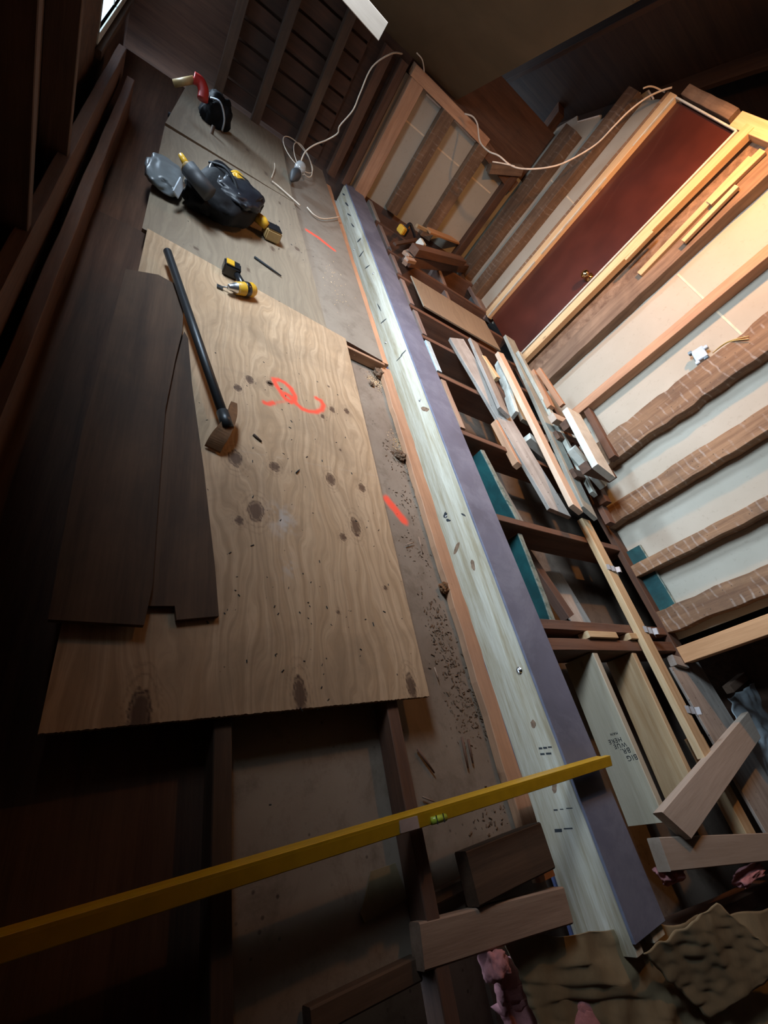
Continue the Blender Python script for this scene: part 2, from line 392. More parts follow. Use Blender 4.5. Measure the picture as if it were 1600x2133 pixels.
def seg_dist(PX, PY, a, b_):
    ax, ay = a; bx, by = b_; dx, dy = bx - ax, by - ay; L2 = dx*dx + dy*dy + 1e-12
    t = np.clip(((PX-ax)*dx + (PY-ay)*dy) / L2, 0, 1)
    return np.hypot(PX - (ax + t*dx), PY - (ay + t*dy))
def sheet(name, corners, ztop, th, mat, edge_mat, step=0.006, attrs=None, label=None, cat=None, kind=None, rag=0.0):
    """flat sheet with world corners [far-left, far-right, near-right, near-left] (x,y), grid top carrying attributes"""
    c = [Vector((p[0], p[1], 0)) for p in corners]
    Lu = max((c[1]-c[0]).length, (c[2]-c[3]).length); Lv = max((c[3]-c[0]).length, (c[2]-c[1]).length)
    nu = max(2, int(Lu/step)); nv = max(2, int(Lv/step))
    U, V = np.meshgrid(np.linspace(0, 1, nu+1), np.linspace(0, 1, nv+1))
    C = np.array([[p.x, p.y] for p in c])
    PX = (1-U)*(1-V)*C[0,0] + U*(1-V)*C[1,0] + U*V*C[2,0] + (1-U)*V*C[3,0]
    PY = (1-U)*(1-V)*C[0,1] + U*(1-V)*C[1,1] + U*V*C[2,1] + (1-U)*V*C[3,1]
    if rag:
        rs = np.random.RandomState(3)
        for (r0, cc0) in ((0, None), (-1, None)):
            PY[r0, :] += (rs.rand(nu+1) - .5) * rag * 2
        PX[:, -1] += (rs.rand(nv+1) - .5) * rag
    org = C.mean(0)
    # local frame: X along world Y (length, grain), Y along -world X
    lx = PY - org[1]; ly = -(PX - org[0])
    top = np.stack([lx.ravel(), ly.ravel(), np.zeros(lx.size)], 1)
    n1 = nu + 1
    idx = np.arange(lx.size).reshape(nv+1, n1)
    a_, b_, c_, d_ = idx[:-1, :-1], idx[:-1, 1:], idx[1:, 1:], idx[1:, :-1]
    faces = np.stack([a_.ravel(), d_.ravel(), c_.ravel(), b_.ravel()], 1).tolist()
    loop = list(idx[0, :]) + list(idx[1:, -1]) + list(idx[-1, -2::-1]) + list(idx[-2:0:-1, 0])
    base = lx.size; vb = top[loop].copy(); vb[:, 2] = -th
    verts = np.vstack([top, vb]); m = len(loop); nf = len(faces)
    for i in range(m):
        j = (i + 1) % m; faces.append([loop[i], loop[j], base + j, base + i])
    faces.append(list(range(base, base + m)))
    me = bpy.data.meshes.new('m'); me.from_pydata(verts.tolist(), [], faces); me.update()
    me.materials.append(mat); me.materials.append(edge_mat)
    for i in range(nf, len(me.polygons)): me.polygons[i].material_index = 1
    if attrs:
        for nm, fn in attrs.items():
            vals = np.zeros(len(verts), dtype=np.float32); vals[:lx.size] = fn(PX, PY).ravel().astype(np.float32)
            at_ = me.attributes.new(nm, 'FLOAT', 'POINT'); at_.data.foreach_set('value', vals)
    o = link(name, me, None); o.location = (org[0], org[1], ztop); o.rotation_euler = (0, 0, math.pi/2)
    if label: tag(o, label, cat, None, kind)
    elif kind: o['kind'] = kind
    return o
def n2(PX, PY, s, seed=0.0):
    """cheap smooth value noise as numpy"""
    r_ = np.random.RandomState(int(seed * 10) + 5); g = r_.rand(64, 64)
    x = PX * s + seed * 3.1 + 100; y = PY * s + 100
    xi = np.floor(x).astype(int); yi = np.floor(y).astype(int); fx = x - xi; fy = y - yi
    fx = fx*fx*(3-2*fx); fy = fy*fy*(3-2*fy)
    G = lambda i, j: g[i % 64, j % 64]
    return (G(xi, yi)*(1-fx) + G(xi+1, yi)*fx)*(1-fy) + (G(xi, yi+1)*(1-fx) + G(xi+1, yi+1)*fx)*fy

# ------------------------------------------------------------------ the setting
XW = 3.09      # faces of the door-wall studs
XD = 3.19      # drywall behind them
YB = 5.04      # faces of the knee-wall studs
def struct(name, bm_or_me, mat):
    me = bm_or_me if isinstance(bm_or_me, bpy.types.Mesh) else fin(bm_or_me)
    o = link(name, me, mat); o['kind'] = 'structure'; return o
def sbox(name, lo_, hi_, mat):
    bm = bmesh.new(); bm_box(bm, lo_, hi_); return struct(name, bm, mat)

ZL = -0.095    # plaster backing between the left joists
pm = [at(806, 1040, 'z', ZL), at(822, 1060, 'z', ZL), at(842, 1085, 'z', ZL)]
ZU = -0.02
pm2 = [at(640, 480, 'z', ZU), at(662, 494, 'z', ZU), at(695, 520, 'z', ZU)]
def spray(lines, rad, soft):
    def fn(PX, PY):
        d = np.full(PX.shape, 9.0)
        for ln in lines:
            for i in range(len(ln) - 1):
                d = np.minimum(d, seg_dist(PX, PY, (ln[i][0], ln[i][1]), (ln[i+1][0], ln[i+1][1])))
        d = d + (n2(PX, PY, 60, 1.0) - .5) * 0.006
        return np.clip((rad + soft - d) / soft, 0, 1) * 0.95
    return fn
f0 = sheet('floor', [(0.36, 2.5), (1.40, 2.5), (1.42, -0.35), (0.36, -0.35)], ZL, 0.012, M_lath, M_plyedge, 0.008,
      {'paint': spray([[tuple(p) for p in pm]], 0.014, 0.016)}, kind='structure')
sheet('floor', [(-0.36, 2.5), (0.36, 2.5), (0.36, -0.35), (-0.36, -0.35)], ZL, 0.012, M_olddark, M_plyedge, 0.2, kind='structure')  # dark wood colour paints shade over the near-left floor
sheet('floor', [(-0.36, 5.04), (0.1, 5.04), (0.1, 2.5), (-0.36, 2.5)], ZL, 0.012, M_olddark, M_plyedge, 0.2, kind='structure')  # far-left floor darkened by its material to stand for shade
sheet('floor', [(0.1, 5.04), (1.36, 5.04), (1.40, 2.5), (0.1, 2.5)], ZL, 0.012, M_lath, M_plyedge, 0.2, kind='structure')
# bottom of the open bays on the right and the dark void below
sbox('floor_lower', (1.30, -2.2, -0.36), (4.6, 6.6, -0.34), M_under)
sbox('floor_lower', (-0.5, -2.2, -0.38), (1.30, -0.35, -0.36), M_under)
sbox('wall_front', (-0.55, -2.25, -0.34), (4.6, -2.2, 4.2), M_olddark)

# left wall with the low window opening (y 3.5..4.9, z 0.10..0.72) and the added, unseen upper window
def wall_with_holes(name, x0, x1, y0, y1, z0, z1, holes, mat):
    ys = sorted({y0, y1, *[h[0] for h in holes], *[h[1] for h in holes]}); zs = sorted({z0, z1, *[h[2] for h in holes], *[h[3] for h in holes]})
    bm = bmesh.new()
    for i in range(len(ys)-1):
        for j in range(len(zs)-1):
            cy = (ys[i]+ys[i+1])/2; cz = (zs[j]+zs[j+1])/2
            if any(h[0] < cy < h[1] and h[2] < cz < h[3] for h in holes): continue
            bm_box(bm, (x0, ys[i], zs[j]), (x1, ys[i+1], zs[j+1]))
    return struct(name, bm, mat)
WIN = (3.52, 4.85, 0.275, 0.85); ADDED_WIN = (1.95, 3.05, 1.35, 2.1)
wall_with_holes('wall_left', -0.374, -0.36, -2.2, 5.25, -0.34, 4.2, [WIN, ADDED_WIN], M_olddark)

def window(name, h, x):
    y0, y1, z0, z1 = h
    bm = bmesh.new()
    fw = 0.045
    bm_box(bm, (x-0.016, y0-fw, z0-fw), (x+0.006, y1+fw, z0)); bm_box(bm, (x-0.016, y0-fw, z1), (x+0.006, y1+fw, z1+fw))
    bm_box(bm, (x-0.016, y0-0.02, z0), (x+0.004, y0, z1)); bm_box(bm, (x-0.016, y1, z0), (x+0.004, y1+fw, z1))
    bm_box(bm, (x-0.014, (y0+y1)/2-0.015, z0), (x-0.010, (y0+y1)/2+0.015, z1))
    bm_box(bm, (x-0.014, y0, (z0+z1)/2-0.01), (x-0.010, y1, (z0+z1)/2+0.01))
    return struct(name, bm, M_white)
window('window_1', WIN, -0.36); window('added_window', ADDED_WIN, -0.36)
# back knee wall drywall (left part is open sheathing boards)
sbox('wall_back', (1.60, 5.13, -0.2), (3.25, 5.15, 0.95), M_dry)
sbox('wall_back', (-0.40, 5.16, -0.2), (3.9, 5.19, 1.40), M_olddark)
# door wall drywall, top follows the roof line; torn top edge
DY0, DY1, DZ = 3.22, 3.95, 1.995
def right_wall():
    tops = [(-0.2, 2.25), (0.36, 2.25), (2.9, 2.25), (DY1+0.08, 1.90)]
    tear = [(4.03, 2.03), (4.30, 1.95), (4.42, 1.99), (4.55, 1.81), (4.70, 1.68), (4.74, 1.71), (4.97, 1.57), (5.05, 1.61), (5.30, 1.37), (5.60, 1.30), (5.9, 1.07)]
    bm = bmesh.new()
    def slab(poly):
        a = [bm.verts.new((XD, y, z)) for y, z in poly]; b2 = [bm.verts.new((XD+0.014, y, z)) for y, z in poly]
        bm.faces.new(a); bm.faces.new(b2[::-1])
        for i in range(len(a)):
            j = (i+1) % len(a); bm.faces.new((a[i], b2[i], b2[j], a[j]))
    slab([(0.49, 0.0), (DY0, 0.0), (DY0, 2.08), (2.4, 2.14), (0.49, 2.14)])
    slab([(DY1, -0.05)] + [(y, z) for y, z in [(DY1, 2.01)] + tear] + [(5.9, -0.05)])
    slab([(DY0, DZ+0.03), (DY1, DZ+0.03), (DY1, 2.07), (DY0, 2.08)])
    return struct('wall_right', bm, M_dry)
right_wall()
# torn white edge of the plasterboard
def tear_strip(pts, ax, label):
    bm = bmesh.new()
    for (a, b2) in zip(pts[:-1], pts[1:]):
        if ax == 'x':
            A = Vector((XD-0.004, a[0], a[1])); B = Vector((XD-0.004, b2[0], b2[1]))
        else:
            A = Vector((a[0], 5.126, a[1])); B = Vector((b2[0], 5.126, b2[1]))
        M = orient(A, B); L = (B-A).length
        bm_box(bm, (-L/2, -0.006, -0.006), (L/2, 0.006, 0.006), M)
    return struct('trim_1', bm, M_torn)
tear_strip([(4.97, 1.575), (4.74, 1.695)], 'x', ''); tear_strip([(4.55, 1.82), (4.47, 1.95)], 'x', '')
tear_strip([(5.30, 1.375), (5.52, 1.35), (5.88, 1.08)], 'x', ''); tear_strip([(4.40, 1.985), (4.28, 1.96)], 'x', '')
tear_strip([(1.84, 0.935), (2.02, 0.935)], 'y', ''); tear_strip([(2.19, 0.935), (2.5, 0.925)], 'y', '')
# drywall seams
for (y0, y1, z) in ((2.37, 2.72, 1.27), (1.97, 2.25, 1.27), (1.47, 1.70, 1.27), (4.08, 4.36, 1.13), (4.53, 4.73, 1.13)):
    sbox('trim_2', (XD-0.002, y0, z-0.006), (XD, y1, z+0.006), M_seam)
for (x0, x1) in ((1.80, 2.02), (2.17, 2.48), (2.65, 2.95)):
    sbox('trim_2', (x0, 5.128, 0.685), (x1, 5.13, 0.698), M_seam)
# outer shell beyond the door wall, and roof
sbox('wall_outer', (4.55, -2.2, -0.34), (4.6, 6.6, 4.4), M_roofdark)
SL = 0.6
def zroof(y): return 1.10 + SL * (5.04 - y)
def slope(name, x0, x1, y0, y1, off, mat, th=0.02):
    bm = bmesh.new()
    vs = [bm.verts.new(p) for p in ((x0,y0,zroof(y0)+off),(x1,y0,zroof(y0)+off),(x1,y1,zroof(y1)+off),(x0,y1,zroof(y1)+off),
          (x0,y0,zroof(y0)+off+th),(x1,y0,zroof(y0)+off+th),(x1,y1,zroof(y1)+off+th),(x0,y1,zroof(y1)+off+th))]
    for f in ((0,3,2,1),(4,5,6,7),(0,1,5,4),(1,2,6,5),(2,3,7,6),(3,0,4,7)): bm.faces.new([vs[i] for i in f])
    return struct(name, bm, mat)
slope('ceiling', 0.9, 2.11, 1.0, 5.12, 0.0, M_roof)
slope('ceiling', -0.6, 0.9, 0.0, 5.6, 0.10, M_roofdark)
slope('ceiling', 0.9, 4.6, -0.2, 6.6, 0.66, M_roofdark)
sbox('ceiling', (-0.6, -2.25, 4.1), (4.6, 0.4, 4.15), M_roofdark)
bm = bmesh.new(); bm_box(bm, (0.88, 0.0, 0), (0.9, 5.6, 0.4))
for v in bm.verts: v.co.z = zroof(v.co.y) + (0.0 if v.co.z < 0.2 else 0.5)
struct('ceiling', bm, M_olddark)
for i, x in enumerate((0.25,)):
    pass
# rafters beyond the missing ceiling panel
for i, (x, lab) in enumerate(((2.55, 'dark rafter above the torn drywall, nearest the ceiling panel edge'), (3.35, 'dark rafter behind the ragged stud tops of the door wall'))):
    board('rafter', (x, 5.6, zroof(5.6)+0.58), (x, 0.3, zroof(0.3)+0.58), 0.045, 0.13, M_roofdark, lab, 'rafter', rough=0.004)
# horizontal panel joint on the ceiling panel
board('ceiling_batten', (0.95, 3.55, zroof(3.55)-0.012), (2.08, 3.55, zroof(3.55)-0.012), 0.05, 0.014, M_roof, 'flat brown batten across the sloped ceiling panel', 'batten')

# ------------------------------------------------------------------ studs of the door wall
def vstud(y0, y1, z0, z1, mat, label, name='wall_stud', x0=XW, depth=0.10, group=None, **kw):
    yc = (y0+y1)/2; xc = x0 + depth/2
    kw.setdefault('rough', 0.004)
    return board(name, (xc, yc, z0), (xc, yc, z1), abs(y1-y0), depth, mat, label, 'stud', group, **kw)
vstud(4.75, 4.97, -0.03, 1.51, M_old2, 'rough stud with plaster marks, in the corner beside the knee wall', edge_wob=0.012)
vstud(4.37, 4.53, -0.03, 1.93, M_old2, 'second plaster-striped stud to the left of the red door', edge_wob=0.004)
vstud(4.035, 4.075, -0.03, 2.01, M_old, 'thin old stud tight against the pale left jamb of the red door')
vstud(2.74, 2.91, 0, 2.13, M_wide, 'wide brown stud right of the door, tan strips nailed beside it', depth=0.11, edge_wob=0.006)
vstud(2.255, 2.33, 0, 2.13, M_peach, 'narrow tan stud between the wide brown stud and the electrical box stud')
vstud(1.735, 1.94, 0, 2.13, M_old, 'broad plaster-striped stud with wavy lower edge beside the junction box', edge_wob=0.022, depth=0.11)
vstud(1.317, 1.448, 0, 2.13, M_old, 'plaster-striped stud, next one nearer than the junction box stud', edge_wob=0.012)
vstud(0.918, 0.997, 0, 2.13, M_old, 'slim striped stud in the lower right between two clean drywall bays', edge_wob=0.006)
vstud(0.53, 0.667, 0, 2.13, M_old, 'last striped stud, half blackened, above the new orange stud', edge_wob=0.012)
vstud(0.345, 0.44, -0.02, 2.13, M_orange, 'clean new orange-tan stud at the edge of the opening on the right')
board('sole_plate', (XW+0.05, 0.34, -0.02), (XW+0.05, 3.2, -0.02), 0.11, 0.04, M_olddark, 'dark sole plate under the studs right of the door', 'plate', rough=0.003)
board('sole_plate', (XW+0.05, 3.98, -0.05), (XW+0.05, 5.04, -0.05), 0.11, 0.04, M_jtop, 'dusty low sole plate under the studs left of the door', 'plate', rough=0.003)
# gable studs seen past the knee wall
board('gable_stud', (XW+0.05, 5.27, 0.6), (XW+0.05, 5.27, 1.57), 0.11, 0.09, M_olddark, 'leaning gable stud top with a pointed cut, left of the ragged drywall', 'stud', rough=0.004, cutB=0.5)
board('gable_stud', (XW+0.05, 5.66, 0.6), (XW+0.05, 5.62, 1.31), 0.10, 0.09, M_olddark, 'lowest gable stud stump at the far end of the torn drywall', 'stud', rough=0.004, cutB=-0.4)

# door jamb strips
board('door_trim', (XW+0.02, 3.985, -0.02), (XW+0.02, 3.985, 2.01), 0.085, 0.06, M_strip, 'pale jamb board along the left edge of the red door', 'board', rough=0.002)
board('door_trim', (XW+0.02, 3.15, 0.0), (XW+0.02, 3.15, 2.05), 0.075, 0.06, M_strip, 'pale yellow jamb board with nail holes along the right edge of the red door', 'board', rough=0.002)
for (a, b2, lab) in (((3.948, 0.0), (3.948, 0.62), 'lowest white edge strip left of the door'), ((3.948, 0.70), (3.948, 1.40), 'middle white edge strip left of the door'), ((3.948, 1.65), (3.948, 1.99), 'top white edge strip left of the door')):
    board('edge_strip', (XW-0.005, a[0], a[1]), (XW-0.005, b2[0], b2[1]), 0.012, 0.02, M_white, lab, 'strip')
board('edge_strip', (XW-0.005, 3.205, 0.0), (XW-0.005, 3.205, 2.0), 0.016, 0.02, M_white, 'long white edge strip right of the door', 'strip')
board('edge_strip', (XW+0.005, 3.22, 2.002), (XW+0.005, 3.96, 2.002), 0.02, 0.012, M_white, 'white edge strip across the head of the door', 'strip')
board('door_header', (XW+0.05, 2.70, 2.08), (XW+0.05, 3.30, 2.05), 0.11, 0.09, M_strip, 'rough tan header block right above the pale jamb', 'header', rough=0.006)
board('door_header', (XW+0.05, 3.34, 2.06), (XW+0.05, 3.92, 2.06), 0.11, 0.07, M_wide, 'rough brown header over the red door', 'header', rough=0.012, edge_wob=0.01)
sbox('wall_right', (XW+0.085, 2.92, 0.0), (XW+0.105, 3.12, 2.05), M_wide)
# strips beside the wide stud
def wstrip(p, q, w_, lab, x=XW-0.012, t=0.03, mat=M_strip):
    A = at(*p, 'x', x); B = at(*q, 'x', x)
    board('nailed_strip', A, B, w_, t, mat, lab, 'strip', rough=0.002)
wstrip((1566, 330), (1333, 572), 0.05, 'long tan strip nailed on the brown stud right of the door')
wstrip((1536, 389), (1424, 504), 0.036, 'short tan strip overlapping the long strip right of the door', x=XW-0.03)
wstrip((1590, 315), (1478, 425), 0.055, 'upper tan strip reaching the header right of the door', x=XW-0.02)
wstrip((1362, 484), (1305, 543), 0.022, 'small pale strip against the right jamb board', x=XW-0.02, t=0.04)

# the door: structure, with its knob as a part
dbm = bmesh.new(); bm_box(dbm, (XW+0.035, DY0, 0.0), (XW+0.07, DY1, DZ))
door = struct('door_1', dbm, M_door)
kp = at(1219, 571, 'x', XW-0.02)
kb = link('door_knob', lathe_mesh([(0, 0.036), (0.005, 0.037), (0.009, 0.018), (0.038, 0.014), (0.044, 0.028), (0.062, 0.034), (0.078, 0.028), (0.084, 0.004)], 24), M_brass, door)
kb.location = (XW+0.035, 3.30, kp.z); kb.rotation_euler = (0, -math.pi/2, 0)

# ------------------------------------------------------------------ knee wall
def kstud(x0, x1, z0, z1, mat, label, **kw):
    xc = (x0+x1)/2
    return board('knee_wall_stud', (xc, YB+0.045, z0), (xc, YB+0.045, z1), 0.09, x1-x0, mat, label, 'stud', rough=0.003, **kw)
kstud(1.64, 1.77, -0.02, 0.97, M_peach, 'reddish knee wall stud nearest the far end of the steel beam')
kstud(2.02, 2.15, 0.02, 0.97, M_old2, 'second knee wall stud, marked with plaster, from the beam')
kstud(2.49, 2.62, 0.0, 0.97, M_old2, 'third knee wall stud from the beam, above the wood scraps')
kstud(2.98, 3.06, 0.0, 0.97, M_olddark, 'dim knee wall stud in the corner by the door wall')
kstud(1.50, 1.57, -0.02, 1.0, M_olddark, 'dark knee wall stud just left of the reddish one')
kstud(1.34, 1.42, -0.02, 1.0, M_olddark, 'darkest knee wall stud directly behind the beam end')
board('top_plate', (1.62, YB+0.045, 1.0), (2.56, YB+0.045, 0.98), 0.10, 0.085, M_peach, 'orange-brown top plate along the knee wall', 'plate', rough=0.004)
board('top_plate', (2.56, YB+0.06, 0.95), (3.10, YB+0.06, 0.87), 0.10, 0.11, M_olddark, 'broken dark end of the knee wall top plate in the corner', 'plate', rough=0.02)
board('corner_block', (2.72, YB, 0.85), (3.05, YB+0.02, 1.01), 0.09, 0.08, M_wide, 'brown splintered block in the corner above the knee wall', 'block', rough=0.02)
sbox('wall_back', (1.22, 5.125, -0.2), (1.60, 5.14, 1.1), M_sheath)
# left open part: studs over horizontal sheathing boards
kboards = [0.07, 0.20, 0.33, 0.46, 0.59, 0.72, 0.85, 0.98]
for i, z in enumerate(kboards):
    board('sheathing_board', (0.30, 5.10, z), (1.22, 5.10, z), 0.02, 0.112, M_sheath, 'horizontal sheathing board %s behind the far wall studs left of the beam' % ('lowest', 'second from the floor', 'third from the floor', 'fourth from the floor', 'fourth from the top', 'third from the top', 'second from the top', 'topmost')[i], 'board', 'sheathing boards of the far wall', roll=0.0)
for x, lab in ((1.01, 'grey-brown far wall stud in front of the sheathing, left of the beam end'), (0.62, 'dark far wall stud over the tool bag'), (0.30, 'darkest far wall stud near the window')):
    board('far_wall_stud', (x, 5.03, -0.1), (x, 5.03, 1.25), 0.09, 0.07, M_dusty, lab, 'stud', rough=0.003)

# ------------------------------------------------------------------ steel beam with packed web
BT = 0.0; BX0, BX1 = 1.615, 1.822; BY0, BY1 = -0.50, 5.10; BB = -0.240
BTH = 0.0155   # the beam runs very slightly off square
BC = (BX0 + BX1) / 2
beam = thing('steel_beam', (BC, 0, BB), 'long grey-violet steel beam with timber bolted in its side, running through the floor', 'beam', rot=(0, 0, BTH))
BM = Matrix.Translation((BC, 0, BB)) @ Matrix.Rotation(BTH, 4, 'Z'); BMI = BM.inverted()
def at_beam(px, py, off=0.003):
    x = BX0
    for _ in range(6):
        p = at(px, py, 'x', x); x = BX0 + off - BTH * p.y
    return BMI @ p
def bpart(name, lo_, hi_, mat, bev=0.0015):
    o = rbox(name, (lo_[0]-BC, lo_[1], lo_[2]-BB), (hi_[0]-BC, hi_[1], hi_[2]-BB), mat, beam, bev, 1); return o
bpart('top_flange', (BX0, BY0, BT-0.012), (BX1, BY1, BT), M_steel)
bpart('bottom_flange', (BX0-0.004, BY0, BB), (BX1, BY1, BB+0.012), M_steeledge)['label'] = 'blue edged lower flange'
bpart('web', (BC-0.004, BY0, BB+0.012), (BC+0.004, BY1, BT-0.012), M_steel)
pk = board('web_packing', BM @ Vector((BX0+0.024-BC, BY0-0.03, -BB/2)), BM @ Vector((BX0+0.024-BC, BY1-0.02, -BB/2)), 0.044, 0.214, M_beamwood, parent=beam, cham=0.003)
pk['label'] = 'pale pine plank packed into the side of the beam'
pk2 = board('web_packing', BM @ Vector((BX1-0.050-BC, BY0-0.03, -BB/2)), BM @ Vector((BX1-0.050-BC, BY1-0.02, -BB/2)), 0.08, 0.214, M_beamwood, parent=beam, cham=0.003)
def bolt(px, py, r_=0.011):
    p = at_beam(px, py)
    o = link('bolt_head', lathe_mesh([(0, r_*1.25), (0.002, r_*1.25), (0.0025, r_*0.95), (0.006, r_*0.9), (0.009, r_*0.5), (0.010, 0.001)], 14), M_bolt, beam)
    o.location = p; o.rotation_euler = (0, -math.pi/2, 0)
bolt(1082, 1397, 0.013)
for q in ((875, 834), (804, 714), (778, 570), (738, 520), (930, 1076)): bolt(*q, 0.007)
# knots / gouges / stamps on the packing plank
def decal(pts, mat, name='plank_mark', lab=None):
    vs = []
    for p in pts:
        vs.append(tuple(at_beam(p[0], p[1], 0.0014)))
    n = len(vs); vb = [(v[0]+0.002, v[1], v[2]) for v in vs]
    fs = [tuple(range(n))[::-1], tuple(range(n, 2*n))] + [(i, (i+1) % n, n+(i+1) % n, n+i) for i in range(n)]
    o = link(name, mesh_from(vs+vb, fs), mat, beam); return o
M_knot = plain('knot_brown', (0.20, 0.12, 0.07), 0.7, var=0.4, scale=60)
def ell(cx, cy, a, b2, ang, n=14, jag=0.15):
    out = []
    for k in range(n):
        t = 2*math.pi*k/n; rr_ = 1 + random.uniform(-jag, jag); x = a*math.cos(t)*rr_; y = b2*math.sin(t)*rr_
        out.append((cx + x*math.cos(ang)-y*math.sin(ang), cy + x*math.sin(ang)+y*math.cos(ang)))
    return out
for (cx, cy, a, b2, ang) in ((885, 852, 9, 5, .3), (985, 1176, 4, 12, -.2), (951, 1142, 4, 14, .4), (1111, 1508, 5, 9, -.2), (1155, 1640, 5, 12, 0)):
    decal(ell(cx, cy, a, b2, ang), M_knot, 'plank_knot')
for (cx, cy, a, b2, ang) in ((928, 1072, 4, 6, .2), (934, 1084, 6, 3, .2), (965, 1072, 6, 1.5, .5), (716, 405, 4, 1.6, .7), (722, 425, 5, 1.5, .9), (727, 447, 6, 1.6, .6), (735, 470, 6, 1.5, .9), (748, 500, 7, 1.4, -.8), (752, 530, 8, 1.2, -.9), (765, 556, 6, 1.2, -.7), (790, 640, 8, 1, 1.1), (800, 668, 9, .9, -.7), (833, 745, 9, .9, -.8), (840, 735, 9, .9, -.8)):
    decal(ell(cx, cy, a, b2, ang, 10, 0.3), M_ink, 'plank_gouge')
for (x0, y0, wd, ht) in ((1122, 1557, 7, 4), (1131, 1556, 8, 4), (1141, 1555, 8, 3), (1125, 1569, 9, 4), (1137, 1568, 11, 4), (1153, 1686, 8, 3), (1166, 1685, 7, 2), (1179, 1683, 13, 2), (1155, 1727, 15, 7), (1174, 1725, 18, 3)):
    decal([(x0, y0), (x0+wd, y0-wd*0.05), (x0+wd+1, y0+ht-wd*0.05), (x0+1, y0+ht)], M_ink, 'grade_stamp')

# ------------------------------------------------------------------ left side floor
# peach strip beside the beam
board('cut_strip', (1.385, -0.2875, -0.0713), (1.360, 2.185, -0.0713), 0.075, 0.035, M_peach, 'raw salmon-coloured strip along the left of the beam, near half', 'strip', rough=0.006, edge_wob=0.008)
board('cut_strip', (1.355, 2.219, -0.06325), (1.325, 4.83, -0.06325), 0.06, 0.04, M_peach, 'raw salmon-coloured strip along the left of the beam, far half', 'strip', rough=0.006, edge_wob=0.006)
# upper old board with the faint orange dash
sheet('fibreboard', [(0.80, 5.03), (1.285, 5.03), (1.315, 2.185), (0.80, 2.265)], ZU, 0.05, M_fibre, M_olddark, 0.009,
      {'paint': spray([[tuple(p) for p in pm2]], 0.009, 0.016)}, 'grey-brown old board with an orange sprayed dash left of the beam', 'board')
# big plywood
S = 3.2
G = lambda x, y: at(400 + x/S, 700 + y/S, 'z', 0.0)
st1 = [G(*p) for p in ((485, 445), (510, 452), (540, 445))]
st1b = [G(*p) for p in ((540, 445), (600, 438), (655, 432))]
st2 = [G(*p) for p in ((545, 288), (580, 292), (620, 312), (660, 350), (685, 395), (685, 430), (655, 440), (620, 415), (592, 372), (565, 330), (545, 292))]
st2b = [G(*p) for p in ((620, 385), (650, 400), (675, 425), (700, 455), (735, 485), (780, 502), (830, 505), (865, 490), (878, 462), (860, 432), (832, 415))]
def ply_paint(PX, PY):
    nz = (n2(PX, PY, 70, 2.0) - .5) * 0.005
    d = np.full(PX.shape, 9.0); d2 = d.copy()
    for ln in (st1, st2, st2b):
        for i in range(len(ln)-1): d = np.minimum(d, seg_dist(PX, PY, (ln[i].x, ln[i].y), (ln[i+1].x, ln[i+1].y)))
    for i in range(len(st1b)-1): d2 = np.minimum(d2, seg_dist(PX, PY, (st1b[i].x, st1b[i].y), (st1b[i+1].x, st1b[i+1].y)))
    v = np.clip((0.0165 - d - nz) / 0.010, 0, 1); v2 = np.clip((0.012 - d2) / 0.012, 0, 1) * 0.45
    halo = np.clip((0.022 - d) / 0.02, 0, 1) * 0.25
    return np.clip(np.maximum(np.maximum(v, v2), halo), 0, 1) * 0.97
KN = [(290, 815, .017, .027), (550, 870, .014, .016), (925, 955, .014, .022), (1133, 1010, .011, .016), (425, 1165, .020, .030), (315, 1230, .010, .012),
      (1090, 1270, .014, .030), (1008, 1340, .009, .012), (385, 290, .011, .017), (305, 345, .011, .015), (520, 315, .011, .014), (935, 490, .010, .014), (1030, 500, .009, .014), (870, 535, .007, .010),
      (910, 335, .004, .005), (990, 760, .004, .006)]
KN = [(G(x, y), a, b2) for x, y, a, b2 in KN]
KN += [(at(625, 1445), .013, .035), (at(857, 1430), .012, .03), (at(290, 1490), .016, .04), (at(705, 1275), .004, .006), (at(803, 1225), .005, .007)]
def ply_knot(PX, PY):
    v = np.zeros(PX.shape)
    for c, a, b2 in KN:
        q = np.hypot((PX-c.x)/(a*1.3), (PY-c.y)/(b2*1.25)) + (n2(PX, PY, 120, 3.0)-.5)*0.3
        v = np.maximum(v, np.clip((1.1-q)/0.35, 0, 1)*0.75); v = np.maximum(v, np.clip(1-np.abs(q-1.05)/0.16, 0, 1)*0.95)
        v = np.maximum(v, np.clip(1-np.abs(q-1.75)/0.12, 0, 1)*0.30); v = np.maximum(v, np.clip(1-np.abs(q-2.3)/0.10, 0, 1)*0.20)
    return v
def ply_warp(PX, PY):
    v = np.zeros(PX.shape)
    for c, a, b2 in KN:
        if a < .007: continue
        s = 3.2*a; t = 5.0*b2; dx = PX-c.x; dy = PY-c.y
        v += 0.9*a*np.tanh(dx/a)*np.exp(-(dx/s)**2-(dy/t)**2)*-1.6
    return v
dc = G(600, 1230); dc2 = G(640, 1540)
def ply_dust(PX, PY):
    v = np.exp(-((PX-dc.x)/.045)**2-((PY-dc.y)/.06)**2) + 0.6*np.exp(-((PX-dc2.x)/.03)**2-((PY-dc2.y)/.04)**2)
    v = v * np.clip((n2(PX, PY, 90, 4.0) + n2(PX, PY, 30, 4.5) - 0.75)*1.6, 0, 1)
    sc = np.clip(1-np.abs(PY-(1.12+0.1*(PX-.3)))/0.003, 0, 1)*0.35*(n2(PX, PY, 25, 5.0) > .45)
    return np.clip(v*0.8, 0, 1) + sc*0.5
fl, fr, nr, nl = at(375, 540), at(722, 706), at(896, 1450), at(75, 1532)
PL = dict(paint=ply_paint, knot=ply_knot, warp=ply_warp, dust=ply_dust)
